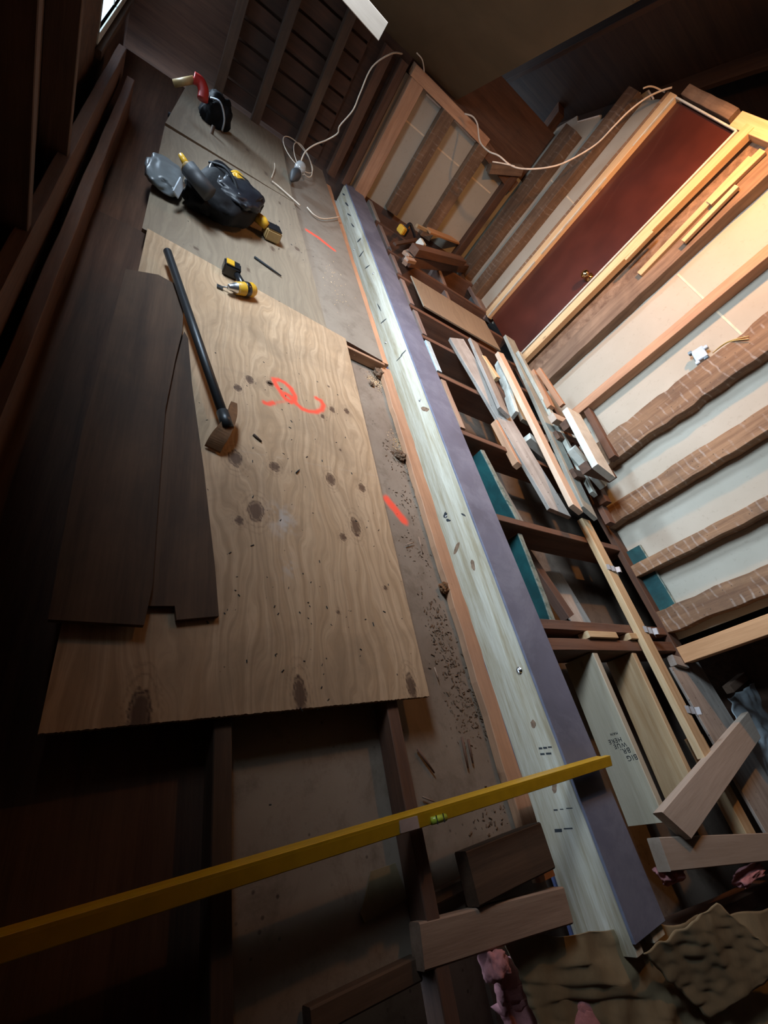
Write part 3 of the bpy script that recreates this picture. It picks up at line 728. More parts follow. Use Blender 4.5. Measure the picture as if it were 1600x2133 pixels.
sheet('plywood_sheet', [(0.02, 2.36), (1.047, 2.207), (1.034, 0.262), (0.012, 0.244)], 0.0, 0.018, M_ply, M_plyedge, 0.0042, PL,
      'large tan plywood sheet with an orange sprayed loop mark', 'plywood', rag=0.0012)
# far plywood, older
def oldknots(seed, x0, x1, y0, y1, n):
    rs = np.random.RandomState(seed); ks = [(x0+rs.rand()*(x1-x0), y0+rs.rand()*(y1-y0), .008+rs.rand()*.012, .012+rs.rand()*.02) for _ in range(n)]
    def kf(PX, PY):
        v = np.zeros(PX.shape)
        for cx, cy, a, b2 in ks:
            q = np.hypot((PX-cx)/a, (PY-cy)/b2); v = np.maximum(v, np.clip((1.1-q)/0.3, 0, 1)*0.6); v = np.maximum(v, np.clip(1-np.abs(q-1.7)/0.14, 0, 1)*0.25)
        return v
    def wf(PX, PY):
        v = np.zeros(PX.shape)
        for cx, cy, a, b2 in ks: v += -1.4*a*np.tanh((PX-cx)/a)*np.exp(-((PX-cx)/(3*a))**2-((PY-cy)/(5*b2))**2)
        return v
    return dict(knot=kf, warp=wf)
sheet('plywood_sheet', [(0.0, 3.70), (0.87, 3.745), (0.93, 2.225), (0.0, 2.345)], -0.002, 0.018, M_plyold, M_plyedge, 0.009, oldknots(4, .1, .85, 2.3, 3.6, 12),
      'greyish old plywood sheet beneath the tool bag', 'plywood', rag=0.002)
sheet('plywood_sheet', [(0.1, 5.02), (0.86, 5.02), (0.865, 3.755), (0.0, 3.755)], -0.003, 0.018, M_plyold, M_plyedge, 0.02, oldknots(6, .3, .75, 3.4, 4.8, 6),
      'furthest plywood sheet running to the back wall', 'plywood', rag=0.002)
# dirty planks lying on the left of the big plywood
def slab_poly(name, pix, z, th, mat, lab, cat, ax='z', kink=0.0):
    P = [at(p[0], p[1], ax, z) for p in pix]
    c = sum(P, Vector()) / len(P); n = len(P)
    # local frame with X along world Y so that the grain runs lengthwise
    R_ = Matrix.Rotation(math.pi/2, 4, 'Z'); Ri = R_.inverted()
    top = [Ri @ (p - c) for p in P]; bot = [p - Vector((0, 0, th)) for p in top]
    if (P[1]-P[0]).cross(P[2]-P[1]).z < 0: pass
    bm = bmesh.new(); a = [bm.verts.new(p) for p in top]; b2 = [bm.verts.new(p) for p in bot]
    bm.faces.new(a); bm.faces.new(b2[::-1])
    for i in range(n): bm.faces.new((a[i], a[(i+1) % n], b2[(i+1) % n], b2[i]))
    o = link(name, fin(bm), mat); o.location = c; o.rotation_euler = (0, 0, math.pi/2)
    return tag(o, lab, cat)
slab_poly('dirty_plank', [(384, 690), (392, 705), (400, 800), (425, 980), (448, 1180), (456, 1283), (368, 1291), (364, 1262), (308, 1262), (318, 1180), (328, 1000), (345, 850), (372, 720)], 0.016, 0.014, M_dusty, 'dusty dark plank lying along the left edge of the marked plywood', 'plank')
slab_poly('dirty_plank', [(262, 560), (330, 572), (384, 602), (380, 690), (366, 745), (345, 850), (336, 960), (326, 1100), (318, 1220), (300, 1302), (100, 1290), (170, 900), (225, 700)], 0.034, 0.016, M_dusty, 'wide dusty dark plank with a cracked edge, nearer the left wall framing', 'plank')
# Y-direction joists on the left, seen in front of the plywood
for (x, lab) in ((0.374, 'ceiling joist emerging from under the plywood, left of centre'), (0.891, 'ceiling joist emerging from under the plywood, under the level')):
    board('ceiling_joist', (x, -1.2, -0.055), (x, 2.15, -0.055), 0.044, 0.07, M_dusty if x < .5 else M_joist, lab, 'joist', rough=0.004)
board('ceiling_joist', (0.805, 2.208, -0.06325), (1.335, 2.179, -0.0598), 0.02, 0.06, M_peach, 'short rough wood edge closing the step beside the plywood', 'wood')

# left wall framing low boards
for (A, B, w_, t_, lab) in (((-0.2127, -0.69, 0), (-0.2127, 3.795, 0), 0.04, 0.19, 'brown plank on edge at the foot of the left wall'),
                            ((-0.2818, -0.46, 0.161), (-0.2818, 3.91, 0.115), 0.04, 0.14, 'upper brown plank on edge against the left wall studs')):
    board('edge_plank', A, B, w_, t_, M_joist, lab, 'plank', rough=0.004)
for i, (y, lab) in enumerate(((2.2, 'left wall stud nearest the low window'), (1.6, 'left wall stud in the middle of the dark side'), (1.05, 'left wall stud beside the planks, nearest the camera'))):
    board('left_wall_stud', (-0.315, y, -0.1), (-0.315, y, 2.4), 0.045, 0.09, M_olddark, lab, 'stud', rough=0.003)
board('window_sill_board', (-0.345, 3.45, 0.20), (-0.345, 4.95, 0.20), 0.028, 0.04, M_dusty, 'worn grey sill board under the low bright window', 'sill')

# ------------------------------------------------------------------ right side joists
JT = -0.008
def xjoist(y0, y1, x0, x1, lab, mat=M_joist, z=JT, h=0.19, **kw):
    yc = (y0+y1)/2
    return board('floor_joist', (x0, yc, z-h/2), (x1, yc, z-h/2), y1-y0, h, mat, lab, 'joist', 'floor joists right of the beam' if kw.get('g') else None, rough=0.003)
JX0, JX1 = 1.80, 3.19
xjoist(0.4197, 0.4772, JX0, JX1, 'reddish floor joist nearest the camera, the nearer of the doubled pair')
xjoist(0.5198, 0.5692, JX0, JX1, 'reddish floor joist, the farther of the doubled pair')
xjoist(1.121, 1.164, JX0, JX1, 'floor joist crossing over the teal board ends')
xjoist(1.754, 1.794, JX0, JX1, 'floor joist at the far tip of the longer teal board')
xjoist(2.3, 2.34, JX0, JX1, 'floor joist passing under the middle of the scrap pile')
xjoist(2.731, 2.772, JX0, JX1, 'floor joist below the pale blue metal piece')
xjoist(3.128, 3.168, JX0, JX1, 'floor joist at the near edge of the plywood offcut')
xjoist(3.588, 3.628, JX0, JX1, 'floor joist hidden under the far edge of the plywood offcut')
xjoist(4.002, 4.042, JX0, JX1, 'floor joist in front of the red door')
xjoist(4.566, 4.606, JX0, JX1, 'floor joist under the wood scraps')
xjoist(5.117, 5.158, JX0, JX1, 'furthest floor joist before the knee wall')
# blocking in the bays beside the beam: each piece lies between two joists
bl = [(1.208, 1.725, None), (1.823, 2.277, M_block), (2.369, 2.714, M_bluewhite), (2.794, 3.105, M_jtop), (3.197, 3.565, M_jtop), (3.657, 3.979, M_jtop), (4.071, 4.542, M_jtop), (4.635, 5.083, M_grey), (5.175, 5.692, M_bluewhite)]
nmz = {1: 'reddish blocking piece in the bay beside the big orange-paint mark', 2: 'pale blue sheet metal piece standing in a joist bay', 3: 'blocking piece between joists just past the pale blue metal', 4: 'blocking piece left of the plywood offcut',
       5: 'blocking piece beside the corner of the plywood offcut', 6: 'blocking piece next to the bundle of small sticks', 7: 'grey blocking piece near the yellow battery tool', 8: 'pale blocking piece against the far end of the beam'}
for i, (y0, y1, m) in enumerate(bl):
    if m is None: continue
    board('blocking', (1.84, y0, -0.10), (1.84, y1, -0.10), 0.045, 0.18, m, nmz[i], 'block', rough=0.003)
    
board('blocking', (2.484, 3.657, -0.1035), (2.507, 3.979, -0.1035), 0.04, 0.15, M_jtop, 'cross block behind the plywood offcut', 'block', rough=0.003)
board('blocking', (2.53, 4.071, -0.092), (2.576, 4.531, -0.092), 0.05, 0.15, M_jtop, 'second cross block further behind the plywood offcut', 'block', rough=0.003)
# teal boards
def teal(A, B, h, lab, t=0.035):
    root = thing('teal_board', Vector(A), lab, 'board')
    p = board('board_face', A, B, t, h, M_teal, parent=root, rough=0.002)
    C2 = Vector(A)+Vector((0, 0, h/2)); D2 = Vector(B)+Vector((0, 0, h/2))
    e = board('chipped_edge', C2, D2, t*1.02, 0.008, M_chip, parent=root, rough=0.003, edge_wob=0.006); e['label'] = 'worn edge with chipped teal paint'
    return root
teal((2.007, 1.725, -0.115), (2.07, 1.19, -0.115), 0.13, 'dark teal painted board on edge beside the beam, farther piece')
teal((2.03, 1.098, -0.115), (1.995, 0.5807, -0.115), 0.13, 'dark teal painted board on edge beside the beam, nearer piece')
teal((3.165, 1.12, 0.04), (3.165, 0.56, 0.04), 0.12, 'dark teal baseboard scrap on the drywall by the last striped stud', 0.02)
# stuff in the bays below
board('bay_board', (1.932, 0.6325, -0.276), (1.978, 1.092, -0.276), 0.26, 0.02, M_block, 'brown board at the bottom of the bay below the near teal board', 'board')
board('bay_stick', (2.438, 0.69, -0.2185), (2.277, 1.104, -0.2185), 0.07, 0.06, M_joist, 'slanted brown stick in the bay before the long pale board', 'stick')
board('bay_stick', (2.369, 1.242, -0.23), (2.277, 1.702, -0.23), 0.05, 0.08, M_block, 'slanted tan stick deep in the bay beside the far teal board', 'stick')
board('thin_board', (2.151, 1.208, -0.2875), (2.151, 1.667, -0.2875), 0.16, 0.014, M_jtop, 'pale panel scrap at the bottom of the bay by the far teal board', 'panel')
board('thin_board', (2.714, 0.69, -0.299), (2.645, 1.069, -0.3105), 0.22, 0.014, M_grey, 'grey panel scrap at the bottom of the bay by the long pale board', 'panel')
board('spacer_block', (2.162, 0.4991, -0.023), (2.438, 0.4991, -0.023), 0.034, 0.06, M_new, 'short pale spacer block between the doubled joists, left one', 'block')
board('spacer_block', (2.576, 0.4991, -0.023), (2.76, 0.4991, -0.023), 0.034, 0.06, M_new, 'short pale spacer block between the doubled joists, under the long board', 'block')
board('bay_block', (2.139, 1.932, -0.23), (2.346, 1.989, -0.23), 0.06, 0.06, M_jtop, 'dusty block lying deep in the bay under the pile', 'block')
board('bay_stick', (2.047, 1.438, -0.2702), (2.208, 1.529, -0.2702), 0.05, 0.03, M_new, 'tiny pale block end in the bay by the far teal board', 'block')
# plywood offcut
po = board('plywood_offcut', (2.403, 3.663, 0.0138), (2.403, 3.203, 0.0138), 0.93, 0.012, M_plyold, 'rectangular grey-tan plywood offcut lying over the joists before the door', 'plywood', rough=0.001)

# ------------------------------------------------------------------ new 2x6s and the long 2x4
na = thing('joist_plank', (2.16, 0.1, -0.16), 'greenish-white new plank on edge with handwriting, right of the beam', 'plank')
board('plank_body', (2.18, 0.41, -0.10), (2.15, -0.276, -0.10), 0.042, 0.17, M_newdry, parent=na, cham=0.003)
board('joist_plank', (2.57, 0.41, -0.095), (2.52, -0.276, -0.095), 0.042, 0.16, M_new, 'yellow new plank on edge between the written plank and the long board', 'plank', cham=0.003)
def text_part(body, size, px, py, ang, parent):
    cu = bpy.data.curves.new('t', 'FONT'); cu.body = body; cu.size = size; cu.extrude = 0.0006; cu.space_character = 1.15
    tmp = bpy.data.objects.new('t', cu); COL.objects.link(tmp)
    bpy.context.view_layer.update()
    me = bpy.data.meshes.new_from_object(tmp.evaluated_get(bpy.context.evaluated_depsgraph_get())); bpy.data.objects.remove(tmp)
    x = 1.895 - 0.019 - 0.0008
    p = at(px, py, 'x', 2.145)
    # text plane faces -X; reads with its up axis along ang in the (y,z) plane
    ex = Vector((0, math.cos(ang), math.sin(ang))); ez = Vector((-1, 0, 0)); ey = ez.cross(ex)
    M = Matrix(((ex.x, ey.x, ez.x, 0), (ex.y, ey.y, ez.y, 0), (ex.z, ey.z, ez.z, 0), (0, 0, 0, 1)))
    o = link('handwriting', me, M_ink, parent)
    t_ = (0.41 - p.y) / 0.686; xs = 2.18 - 0.030 * t_ - 0.0218
    o.matrix_basis = Matrix.Translation(Vector((xs, p.y, p.z)) - parent.location) @ M
    return o
for (s, sz, px, py) in (('BIG', 0.030, 1327, 1570), ('BR.', 0.030, 1312, 1556), ('WUE', 0.026, 1304, 1545), ('HERE', 0.026, 1294, 1535), ('MAIN', 0.014, 1286, 1524)):
    text_part(s, sz, px, py, math.radians(-90), na)
# long pale 2x4 lying over the joists
lb = at(1208, 1088, 'z', 0.03); le = at(1462, 1560, 'z', 0.03)
board('long_board', (2.725, 1.288, 0.0138), (2.685, -0.115, 0.0138), 0.095, 0.038, M_new, 'long pale board with a bright edge lying across the joists from under the pile', 'board', cham=0.003)
board('long_board', (2.841, -0.023, -0.0575), (2.875, -0.483, -0.069), 0.10, 0.06, M_new, 'pale board end poking out beneath the slanted cut board', 'board', cham=0.003)
def strap(p, rz, lab, z=0.035):
    c = at(p[0], p[1], 'z', z)
    root = thing('metal_strap', c, lab, 'strap', 'metal straps on the long board', (0, 0, rz))
    vs = []; fs = []
    prof = [(-0.05, -0.004), (-0.03, 0.004), (-0.01, 0.0), (0.01, 0.008), (0.03, 0.004), (0.045, 0.022), (0.06, 0.020)]
    for x, z_ in prof:
        vs += [(x, -0.018, z_), (x, 0.018, z_+0.003)]
    vs += [(v[0], v[1], v[2]+0.0015) for v in vs]; n = len(prof)
    for i in range(n-1):
        a = 2*i; fs += [(a, a+1, a+3, a+2), (2*n+a, 2*n+a+2, 2*n+a+3, 2*n+a+1)]
    o = link('strap_plate', mesh_from(vs, fs), M_galv, root)
    t = rbox('bent_tab', (0.045, -0.02, 0.015), (0.075, 0.02, 0.018), M_galv, root, 0.001, 1, Matrix.Rotation(0.35, 4, 'Y'))
strap((1275, 1185), -0.2, 'shiny torn metal strap on the long pale board, farthest one')
strap((1352, 1314), -0.2, 'shiny torn metal strap on the long pale board, by the doubled joists')
strap((1440, 1480), -0.2, 'shiny torn metal strap on the long pale board, above the slanted board')
strap((1430, 1680), -0.5, 'crumpled metal strap end below the slanted cut board', z=-0.02)

# slanted cut board and horizontal board at lower right
dA = at(1545, 1495, 'z', 0.04); dB = at(1390, 1725, 'z', 0.04)
board('cut_board', (3.415, -0.0345, 0.0345), (2.07, -0.2818, 0.0345), 0.13, 0.04, M_palecut, 'slanted greyish cut board lying across the plank ends at lower right', 'board', cham=0.003, cutA=0.5, cutB=-0.8)
board('cut_board', (1.955, -0.345, 0), (3.68, -0.644, 0), 0.10, 0.05, M_palecut, 'tan board running off the right edge of the picture, above the pink insulation', 'board', cham=0.003)
board('header_beam', (1.84, -0.58, -0.17), (3.795, -0.76, -0.17), 0.05, 0.12, M_olddark, 'dark beam edge running right below the pink insulation', 'beam', rough=0.003)
board('side_panel', (3.162, 0.345, -0.0345), (3.22, -0.6325, -0.0345), 0.42, 0.016, M_grey, 'grey-brown panel slanting down right of the long pale board', 'panel', rough=0.01)
board('stair_stick', (3.68, 0.184, -0.0575), (4.485, 0.345, 0), 0.05, 0.05, M_block, 'brown stick in the dark opening above the plastic sheet', 'stick')
board('loose_block', (2.99, 0.368, -0.023), (3.128, 0.345, -0.023), 0.06, 0.04, M_grey, 'small grey block at the foot of the orange stud', 'block')
sbox('wall_side', (4.0, -0.8, -0.32), (4.02, 0.5, 2.0), M_olddark)

# ------------------------------------------------------------------ scrap pile on the joists
def pile(name, p, q, z, w_, t_, mat, lab, roll=0.0, z2=None, **kw):
    A = at(*p, 'z', z); B = at(*q, 'z', z if z2 is None else z2)
    kw.setdefault('rough', 0.003)
    return board(name, A, B, w_, t_, mat, lab, 'board', None, None, roll, **kw)
pile('scrap_board', (950, 708), (1165, 1070), 0.03, 0.135, 0.03, M_grey, 'long grey weathered board, leftmost of the scrap pile', cutB=0.6, roll=0.25)
pile('scrap_board', (985, 712), (1050, 860), 0.075, 0.10, 0.025, M_grey, 'short grey board on top of the leftmost grey one', cutB=0.4, roll=-0.1)
pile('scrap_board', (1030, 880), (1078, 970), 0.0, 0.03, 0.05, M_peach, 'reddish pointed stick left of the grey scrap boards', cutB=0.8)
pile('scrap_board', (1040, 738), (1200, 1062), 0.13, 0.078, 0.035, M_tanb, 'long tan board with a dark knot in the middle of the scrap pile', cutA=-0.3, cutB=0.5)
pile('scrap_board', (1060, 706), (1226, 1070), 0.115, 0.12, 0.03, M_greyg, 'long grey-green grooved board right of the tan one', z2=0.09, cutB=0.5)
pile('scrap_board', (1080, 735), (1236, 1030), 0.145, 0.045, 0.03, M_greyg, 'narrow pale batten on top of the grey-green board', z2=0.12, cutB=0.5)
pile('scrap_board', (1005, 745), (1035, 790), 0.07, 0.05, 0.04, M_strip, 'small tan block with a raw end beside the short grey board')
pile('scrap_board', (1038, 755), (1072, 865), 0.06, 0.03, 0.07, M_white, 'white painted short board leaning under the tan board', roll=0.2)
pile('scrap_board', (1058, 795), (1095, 880), 0.03, 0.09, 0.03, M_greyg, 'grey board end showing beside the white painted one')
pile('scrap_board', (1098, 912), (1185, 985), 0.055, 0.06, 0.06, M_white, 'white-ended square post crossing under the tan board', z2=0.02)
pile('scrap_board', (1190, 860), (1258, 985), 0.29, 0.165, 0.045, M_white, 'wide white painted board with a ragged far end', cutA=-0.1, cutB=0.3)
pile('scrap_board', (1190, 935), (1258, 1012), 0.17, 0.095, 0.05, M_white, 'white painted board with a chewed end below the wide white one', z2=0.16)
pile('scrap_board', (1112, 775), (1148, 850), 0.16, 0.055, 0.04, M_peach, 'short orange-brown stick behind the pile, left one')
pile('scrap_board', (1122, 770), (1172, 845), 0.22, 0.035, 0.04, M_peach, 'short orange-brown stick behind the pile, right one')
pile('scrap_board', (1150, 870), (1182, 885), 0.18, 0.07, 0.05, M_palecut, 'pale block end between the batten and the wide white board')
pile('scrap_board', (1222, 850), (1280, 955), 0.29, 0.06, 0.05, M_olddark, 'dark board on edge between the wide white board and the wall', z2=0.29)
pile('scrap_board', (1215, 985), (1272, 1092), 0.06, 0.07, 0.04, M_joist, 'dark brown board end below the chewed white board')
pile('scrap_board', (1175, 900), (1262, 1050), 0.10, 0.07, 0.06, M_olddark, 'dark batten under the white boards')
for (p, q, z, lab) in (((1030, 800), (1060, 840), 0.02, 'dark scrap under the white painted short board'), ((1150, 850), (1225, 980), 0.12, 'dark scrap between the batten and the wide white board'), ((1200, 880), (1275, 1000), 0.15, 'dark scrap beneath the wide white board')):
    pile('scrap_board', p, q, z, 0.05, 0.04, M_olddark, lab)

for (x0, x1, y, z, lab) in ((2.66, 3.04, 1.58, 0.035, 'dark cross board low under the near end of the white boards'), (2.68, 3.02, 1.60, 0.105, 'dark cross board in the middle of the stack under the white boards'), (2.66, 3.02, 1.57, 0.215, 'dark cross board directly under the wide white board, near end'),
    (2.72, 3.05, 2.0, 0.035, 'dark cross board low under the far end of the white boards'), (2.74, 3.04, 1.98, 0.11, 'dark cross board in the middle of the far stack'), (2.74, 3.03, 2.0, 0.22, 'dark cross board directly under the wide white board, far end')):
    board('cross_board', (x0, y, z), (x1, y+0.03, z), 0.07, 0.066, M_olddark, lab, 'board', rough=0.002)
# scraps heap by the knee wall
def heap(p, q, z, w_, t_, mat, lab, z2=None, **kw): pile('wood_scrap', p, q, z, w_, t_, mat, lab, z2=z2, **kw)
heap((850, 540), (965, 555), 0.03, 0.10, 0.09, M_joist, 'dark brown board stack base by the knee wall')
heap((862, 520), (962, 545), 0.125, 0.09, 0.07, M_olddark, 'dark board on top of the brown one by the knee wall')
heap((893, 480), (958, 505), 0.14, 0.10, 0.02, M_orange, 'orange split board on the heap by the knee wall', cutA=0.5)
heap((868, 470), (895, 483), 0.12, 0.03, 0.03, M_new, 'small pale stick beside the battery tool')
heap((822, 508), (868, 500), 0.06, 0.035, 0.02, M_olddark, 'thin black strip pointing at the white block')
rb = rbox('white_block', (-0.03, -0.035, -0.03), (0.03, 0.035, 0.03), M_white, None, 0.004); rb.location = at(877, 508, 'z', 0.15); rb.rotation_euler = (0.2, 0.1, 0.7)
tag(rb, 'small square white block end on the scraps by the knee wall', 'block')
for (p, q, z, lab) in (((843, 528), (855, 524), 0.05, 'pale stub end at the top of the little stick bundle'), ((848, 532), (862, 538), 0.06, 'pale stub crossing the middle of the stick bundle'), ((843, 548), (852, 535), 0.05, 'pale stub pointing down in the stick bundle'), ((846, 541), (863, 545), 0.07, 'lowest pale stub of the stick bundle')):
    heap(p, q, z, 0.045, 0.03, M_block, lab)
tl = thing('battery_tool', at(840, 480, 'z', 0.10), 'small yellow and black battery tool on the joists by the knee wall', 'tool', rot=(0, 0, 0.6))
rbox('battery', (-0.055, -0.04, -0.03), (0.0, 0.04, 0.035), M_yellow, tl, 0.008); rbox('battery_cap', (0.0, -0.042, -0.035), (0.03, 0.042, 0.04), M_blackgloss, tl, 0.006)
hb = link('handle', tube_mesh(smooth_path([(0.03, 0, 0.02), (0.06, 0.02, 0.05), (0.09, 0.02, 0.06), (0.13, -0.02, 0.03), (0.16, -0.05, 0.0)]), 0.016, 10), M_blackgloss, tl)
rbox('trigger', (0.07, 0.01, 0.02), (0.09, 0.035, 0.045), M_yellow, tl, 0.003)

# ------------------------------------------------------------------ junction box and cables on the door wall
jp = at(1460, 740, 'x', XD-0.03)
jb = thing('junction_box', (XD-0.03, jp.y, jp.z), 'metal junction box with loose wires on the drywall', 'electrical box', rot=(0.15, 0, 0))
rbox('box_body', (-0.03, -0.045, -0.035), (0.028, 0.045, 0.035), M_galv, jb, 0.004)
for i, (y, z) in enumerate(((-0.05, -0.03), (-0.05, 0.02), (0.02, 0.045), (0.045, -0.04))):
    rbox('clamp', (-0.03, y-0.012, z-0.012), (0.0, y+0.012, z+0.012), M_blackgloss if i % 2 else M_galv, jb, 0.003)
for k, dz in enumerate((0.0, 0.03)):
    A = at(1485, 735, 'x', XD-0.02); B = at(1560, 700+k*6, 'x', XW-0.01)
    o = link('cable', tube_mesh(smooth_path([A, A.lerp(B, .5)+Vector((-0.03, 0.01, 0.01*k)), B]), 0.003, 6), M_wirey)
    tag(o, 'yellow cable running right from the junction box, %s one' % ('upper', 'lower')[k], 'cable')
def cable(pts, r_, mat, lab):
    o = link('cable', tube_mesh(smooth_path(pts, 6), r_, 6), mat); return tag(o, lab, 'cable')
a5 = lambda px, py, y: at(px, py, 'y', y)
cable([a5(838, 112, 4.95), a5(815, 112, 4.8), a5(775, 140, 4.7), a5(750, 195, 4.65), a5(735, 230, 4.6), a5(708, 262, 4.6), a5(703, 278, 4.6), a5(680, 292, 4.6), a5(655, 302, 4.55), a5(635, 318, 4.5), a5(626, 345, 4.45), a5(632, 365, 4.4)], 0.006, M_wire, 'white cable dropping from the knee wall top plate to the lamp socket')
cable([a5(868, 110, 4.95), a5(880, 125, 4.95), a5(884, 150, 4.98)], 0.005, M_wire, 'short cable loop over the corner of the top plate')
cable([at(968, 237, 'y', 4.95), at(985, 243, 'y', 4.9), at(995, 260, 'y', 4.85), at(1000, 295, 'y', 4.75), at(1018, 315, 'y', 4.6), at(1040, 325, 'y', 4.5), at(1065, 345, 'y', 4.4), at(1095, 352, 'y', 4.3), at(1140, 349, 'y', 4.2), at(1180, 337, 'y', 4.15),
       at(1240, 302, 'y', 4.1), at(1280, 262, 'y', 4.05), at(1310, 232, 'y', 4.05), at(1345, 205, 'y', 4.05), at(1375, 190, 'y', 4.05), at(1400, 182, 'y', 4.0)], 0.007, M_wire, 'long white cable hanging in a curve across the corner to the door head')
cable([a5(1026, 337, 4.5), a5(1045, 340, 4.45), a5(1072, 346, 4.38)], 0.006, M_wire, 'stub of cable pointing left on the hanging curve')
cable([at(1340, 184, 'y', 4.1), at(1352, 180, 'y', 4.1), at(1365, 182, 'y', 4.1), at(1385, 192, 'y', 4.08)], 0.006, M_wire, 'small kink of cable above the door corner')
z1 = lambda px, py, z: at(px, py, 'z', z)
cable([z1(566, 370, 0.01), z1(572, 352, 0.02), z1(572, 340, 0.03)], 0.004, M_wire, 'short upright cable end left of the lamp socket')
cable([z1(567, 378, 0.01), z1(580, 388, 0.01), z1(605, 410, 0.01), z1(625, 428, 0.01)], 0.006, M_wire, 'white cable lying on the old plywood below the lamp socket')
cable([z1(640, 432, 0.0), z1(655, 448, 0.0), z1(675, 456, 0.0), z1(708, 452, 0.0)], 0.005, M_wire, 'white cable end touching the beam')
# lamp socket hanging with coiled cord
lc = z1(617, 362, 0.06)
ls = thing('lamp_socket', lc, 'grey lamp socket with bulb and looped cord on the floor left of the beam', 'lamp', rot=(2.0, 0.0, -0.35))
link('socket', lathe_mesh([(-0.03, 0.030), (0.0, 0.042), (0.03, 0.040), (0.06, 0.026), (0.09, 0.014), (0.10, 0.004)], 18), M_grip, ls)
link('bulb', lathe_mesh([(-0.13, 0.004), (-0.125, 0.025), (-0.10, 0.042), (-0.07, 0.044), (-0.03, 0.028)], 18), M_bulb, ls)
def loop(c, r1, r2, ang, tilt, lab):
    pts = []
    for k in range(15):
        t = 2*math.pi*k/14
        x = r1*math.cos(t); y = r2*math.sin(t)
        pts.append(Vector(c) + Vector((x*math.cos(ang)-y*math.sin(ang), (x*math.sin(ang)+y*math.cos(ang)), math.sin(t)*tilt+tilt)))
    cable(pts, 0.004, M_wire, lab)
loop(z1(618, 330, 0.04), 0.13, 0.20, 0.3, 0.03, 'larger loop of thin cord around the lamp socket')
loop(z1(628, 340, 0.04), 0.08, 0.24, 0.1, 0.03, 'narrow loop of thin cord right of the lamp socket')

# end of a board hanging at top
hA = at(700, -60, 'y', 3.0); hB = at(797, 60, 'y', 3.0)
board('collar_tie', (0.05, 3.0, 1.14), (0.755, 3.0, 1.085), 0.035, 0.075, M_palecut, 'pale board end hanging at the top of the picture', 'board', cutB=0.0)
board('hanger_post', (0.30, 3.02, 1.10), (0.30, 3.02, 2.3), 0.04, 0.06, M_olddark, 'dark hanger carrying the pale board end', 'post')

# ------------------------------------------------------------------ level
lv = thing('spirit_level', (0.6, -0.045, 0.05), 'long yellow spirit level lying across the beam towards the left', 'level')
LA = Vector((1.80, -0.025, 0.035)); LB = Vector((-0.38, -0.070, 0.035))
b_ = board('level_body', LA, LB, 0.030, 0.058, M_lvldark, parent=lv, cham=0.002, roll=math.radians(-14))  # darker yellow body, lighter strip: light on the edge is painted in
t_ = board('level_lit_strip', LA+Vector((0, 0.010, 0.022)), LB+Vector((0, 0.010, 0.022)), 0.010, 0.020, M_lvl, parent=lv, cham=0.001, roll=math.radians(-14)); t_['label'] = 'upper strip in a brighter yellow, coloured as lit'
m2 = LA.lerp(LB, 0.41) + Vector((0, -0.002, -0.012))
v_ = link('vial', tube_mesh([m2+Vector((-0.025, -0.012, 0.04))-lv.location, m2+Vector((0.025, -0.012, 0.04))-lv.location], 0.009, 12), plain('vial_green', (0.42, 0.55, 0.06), 0.2), lv)
for dx in (-0.012, 0.012):
    x_ = rbox('vial_mark', (m2.x+dx-0.0012-lv.location.x, m2.y-0.022-lv.location.y, m2.z+0.0475-lv.location.z), (m2.x+dx+0.0012-lv.location.x, m2.y-0.002-lv.location.y, m2.z+0.0495-lv.location.z), M_ink, lv, 0)
m3 = LA.lerp(LB, 0.455) + Vector((0, -0.004, -0.008))
rbox('label_plate', (m3.x-0.03-lv.location.x, m3.y-0.016-lv.location.y, m3.z+0.033-lv.location.z), (m3.x+0.03-lv.location.x, m3.y+0.012-lv.location.y, m3.z+0.040-lv.location.z), plain('grey_label', (0.35, 0.27, 0.24), 0.6), lv, 0.001, 1)

# ------------------------------------------------------------------ pipe tool
pt = thing('pipe_pry_bar', at(400, 700, 'z', 0.03), 'long dark steel pipe with a curved rusty pry head lying on the plywood', 'tool')
pA = at(349, 524, 'z', 0.055); pB = at(470, 878, 'z', 0.056)
of = pt.location
link('pipe', tube_mesh([pA-of, pA.lerp(pB, 0.5)-of, pB-of], 0.017, 18), M_pipe, pt)
hd = [at(486, 842, 'z', 0.060), at(482, 868, 'z', 0.062), at(468, 895, 'z', 0.052), at(452, 918, 'z', 0.030), at(443, 935, 'z', 0.010)]
hp = smooth_path([p for p in hd], 5)
vs = []; fs = []
for i, p in enumerate(hp):
    tt = (hp[min(i+1, len(hp)-1)]-hp[max(i-1, 0)]).normalized(); k = i/(len(hp)-1)
    side = Vector((0, 0, 1)).cross(tt).normalized(); upv = tt.cross(side)*-1
    hw = 0.011 + 0.016*min(1, k*1.6); hh = 0.010*(1-k*0.55)
    for (sy, sz) in ((-1, -1), (1, -1), (1, 1), (-1, 1)): vs.append(p + side*hw*sy + Vector((0, 0, 1))*hh*sz - of)
for i in range(len(hp)-1):
    for k in range(4):
        fs.append((i*4+k, i*4+(k+1) % 4, (i+1)*4+(k+1) % 4, (i+1)*4+k))
fs.append((3, 2, 1, 0)); n4 = (len(hp)-1)*4; fs.append((n4, n4+1, n4+2, n4+3))
hd_o = link('pry_head', mesh_from(vs, fs), M_rust, pt); hd_o['label'] = 'rust-brown curved flat head'
link('collar', tube_mesh([pA.lerp(pB, 0.955)-of, pB.lerp(pA, -0.03)-of], 0.021, 16), M_pipe, pt)

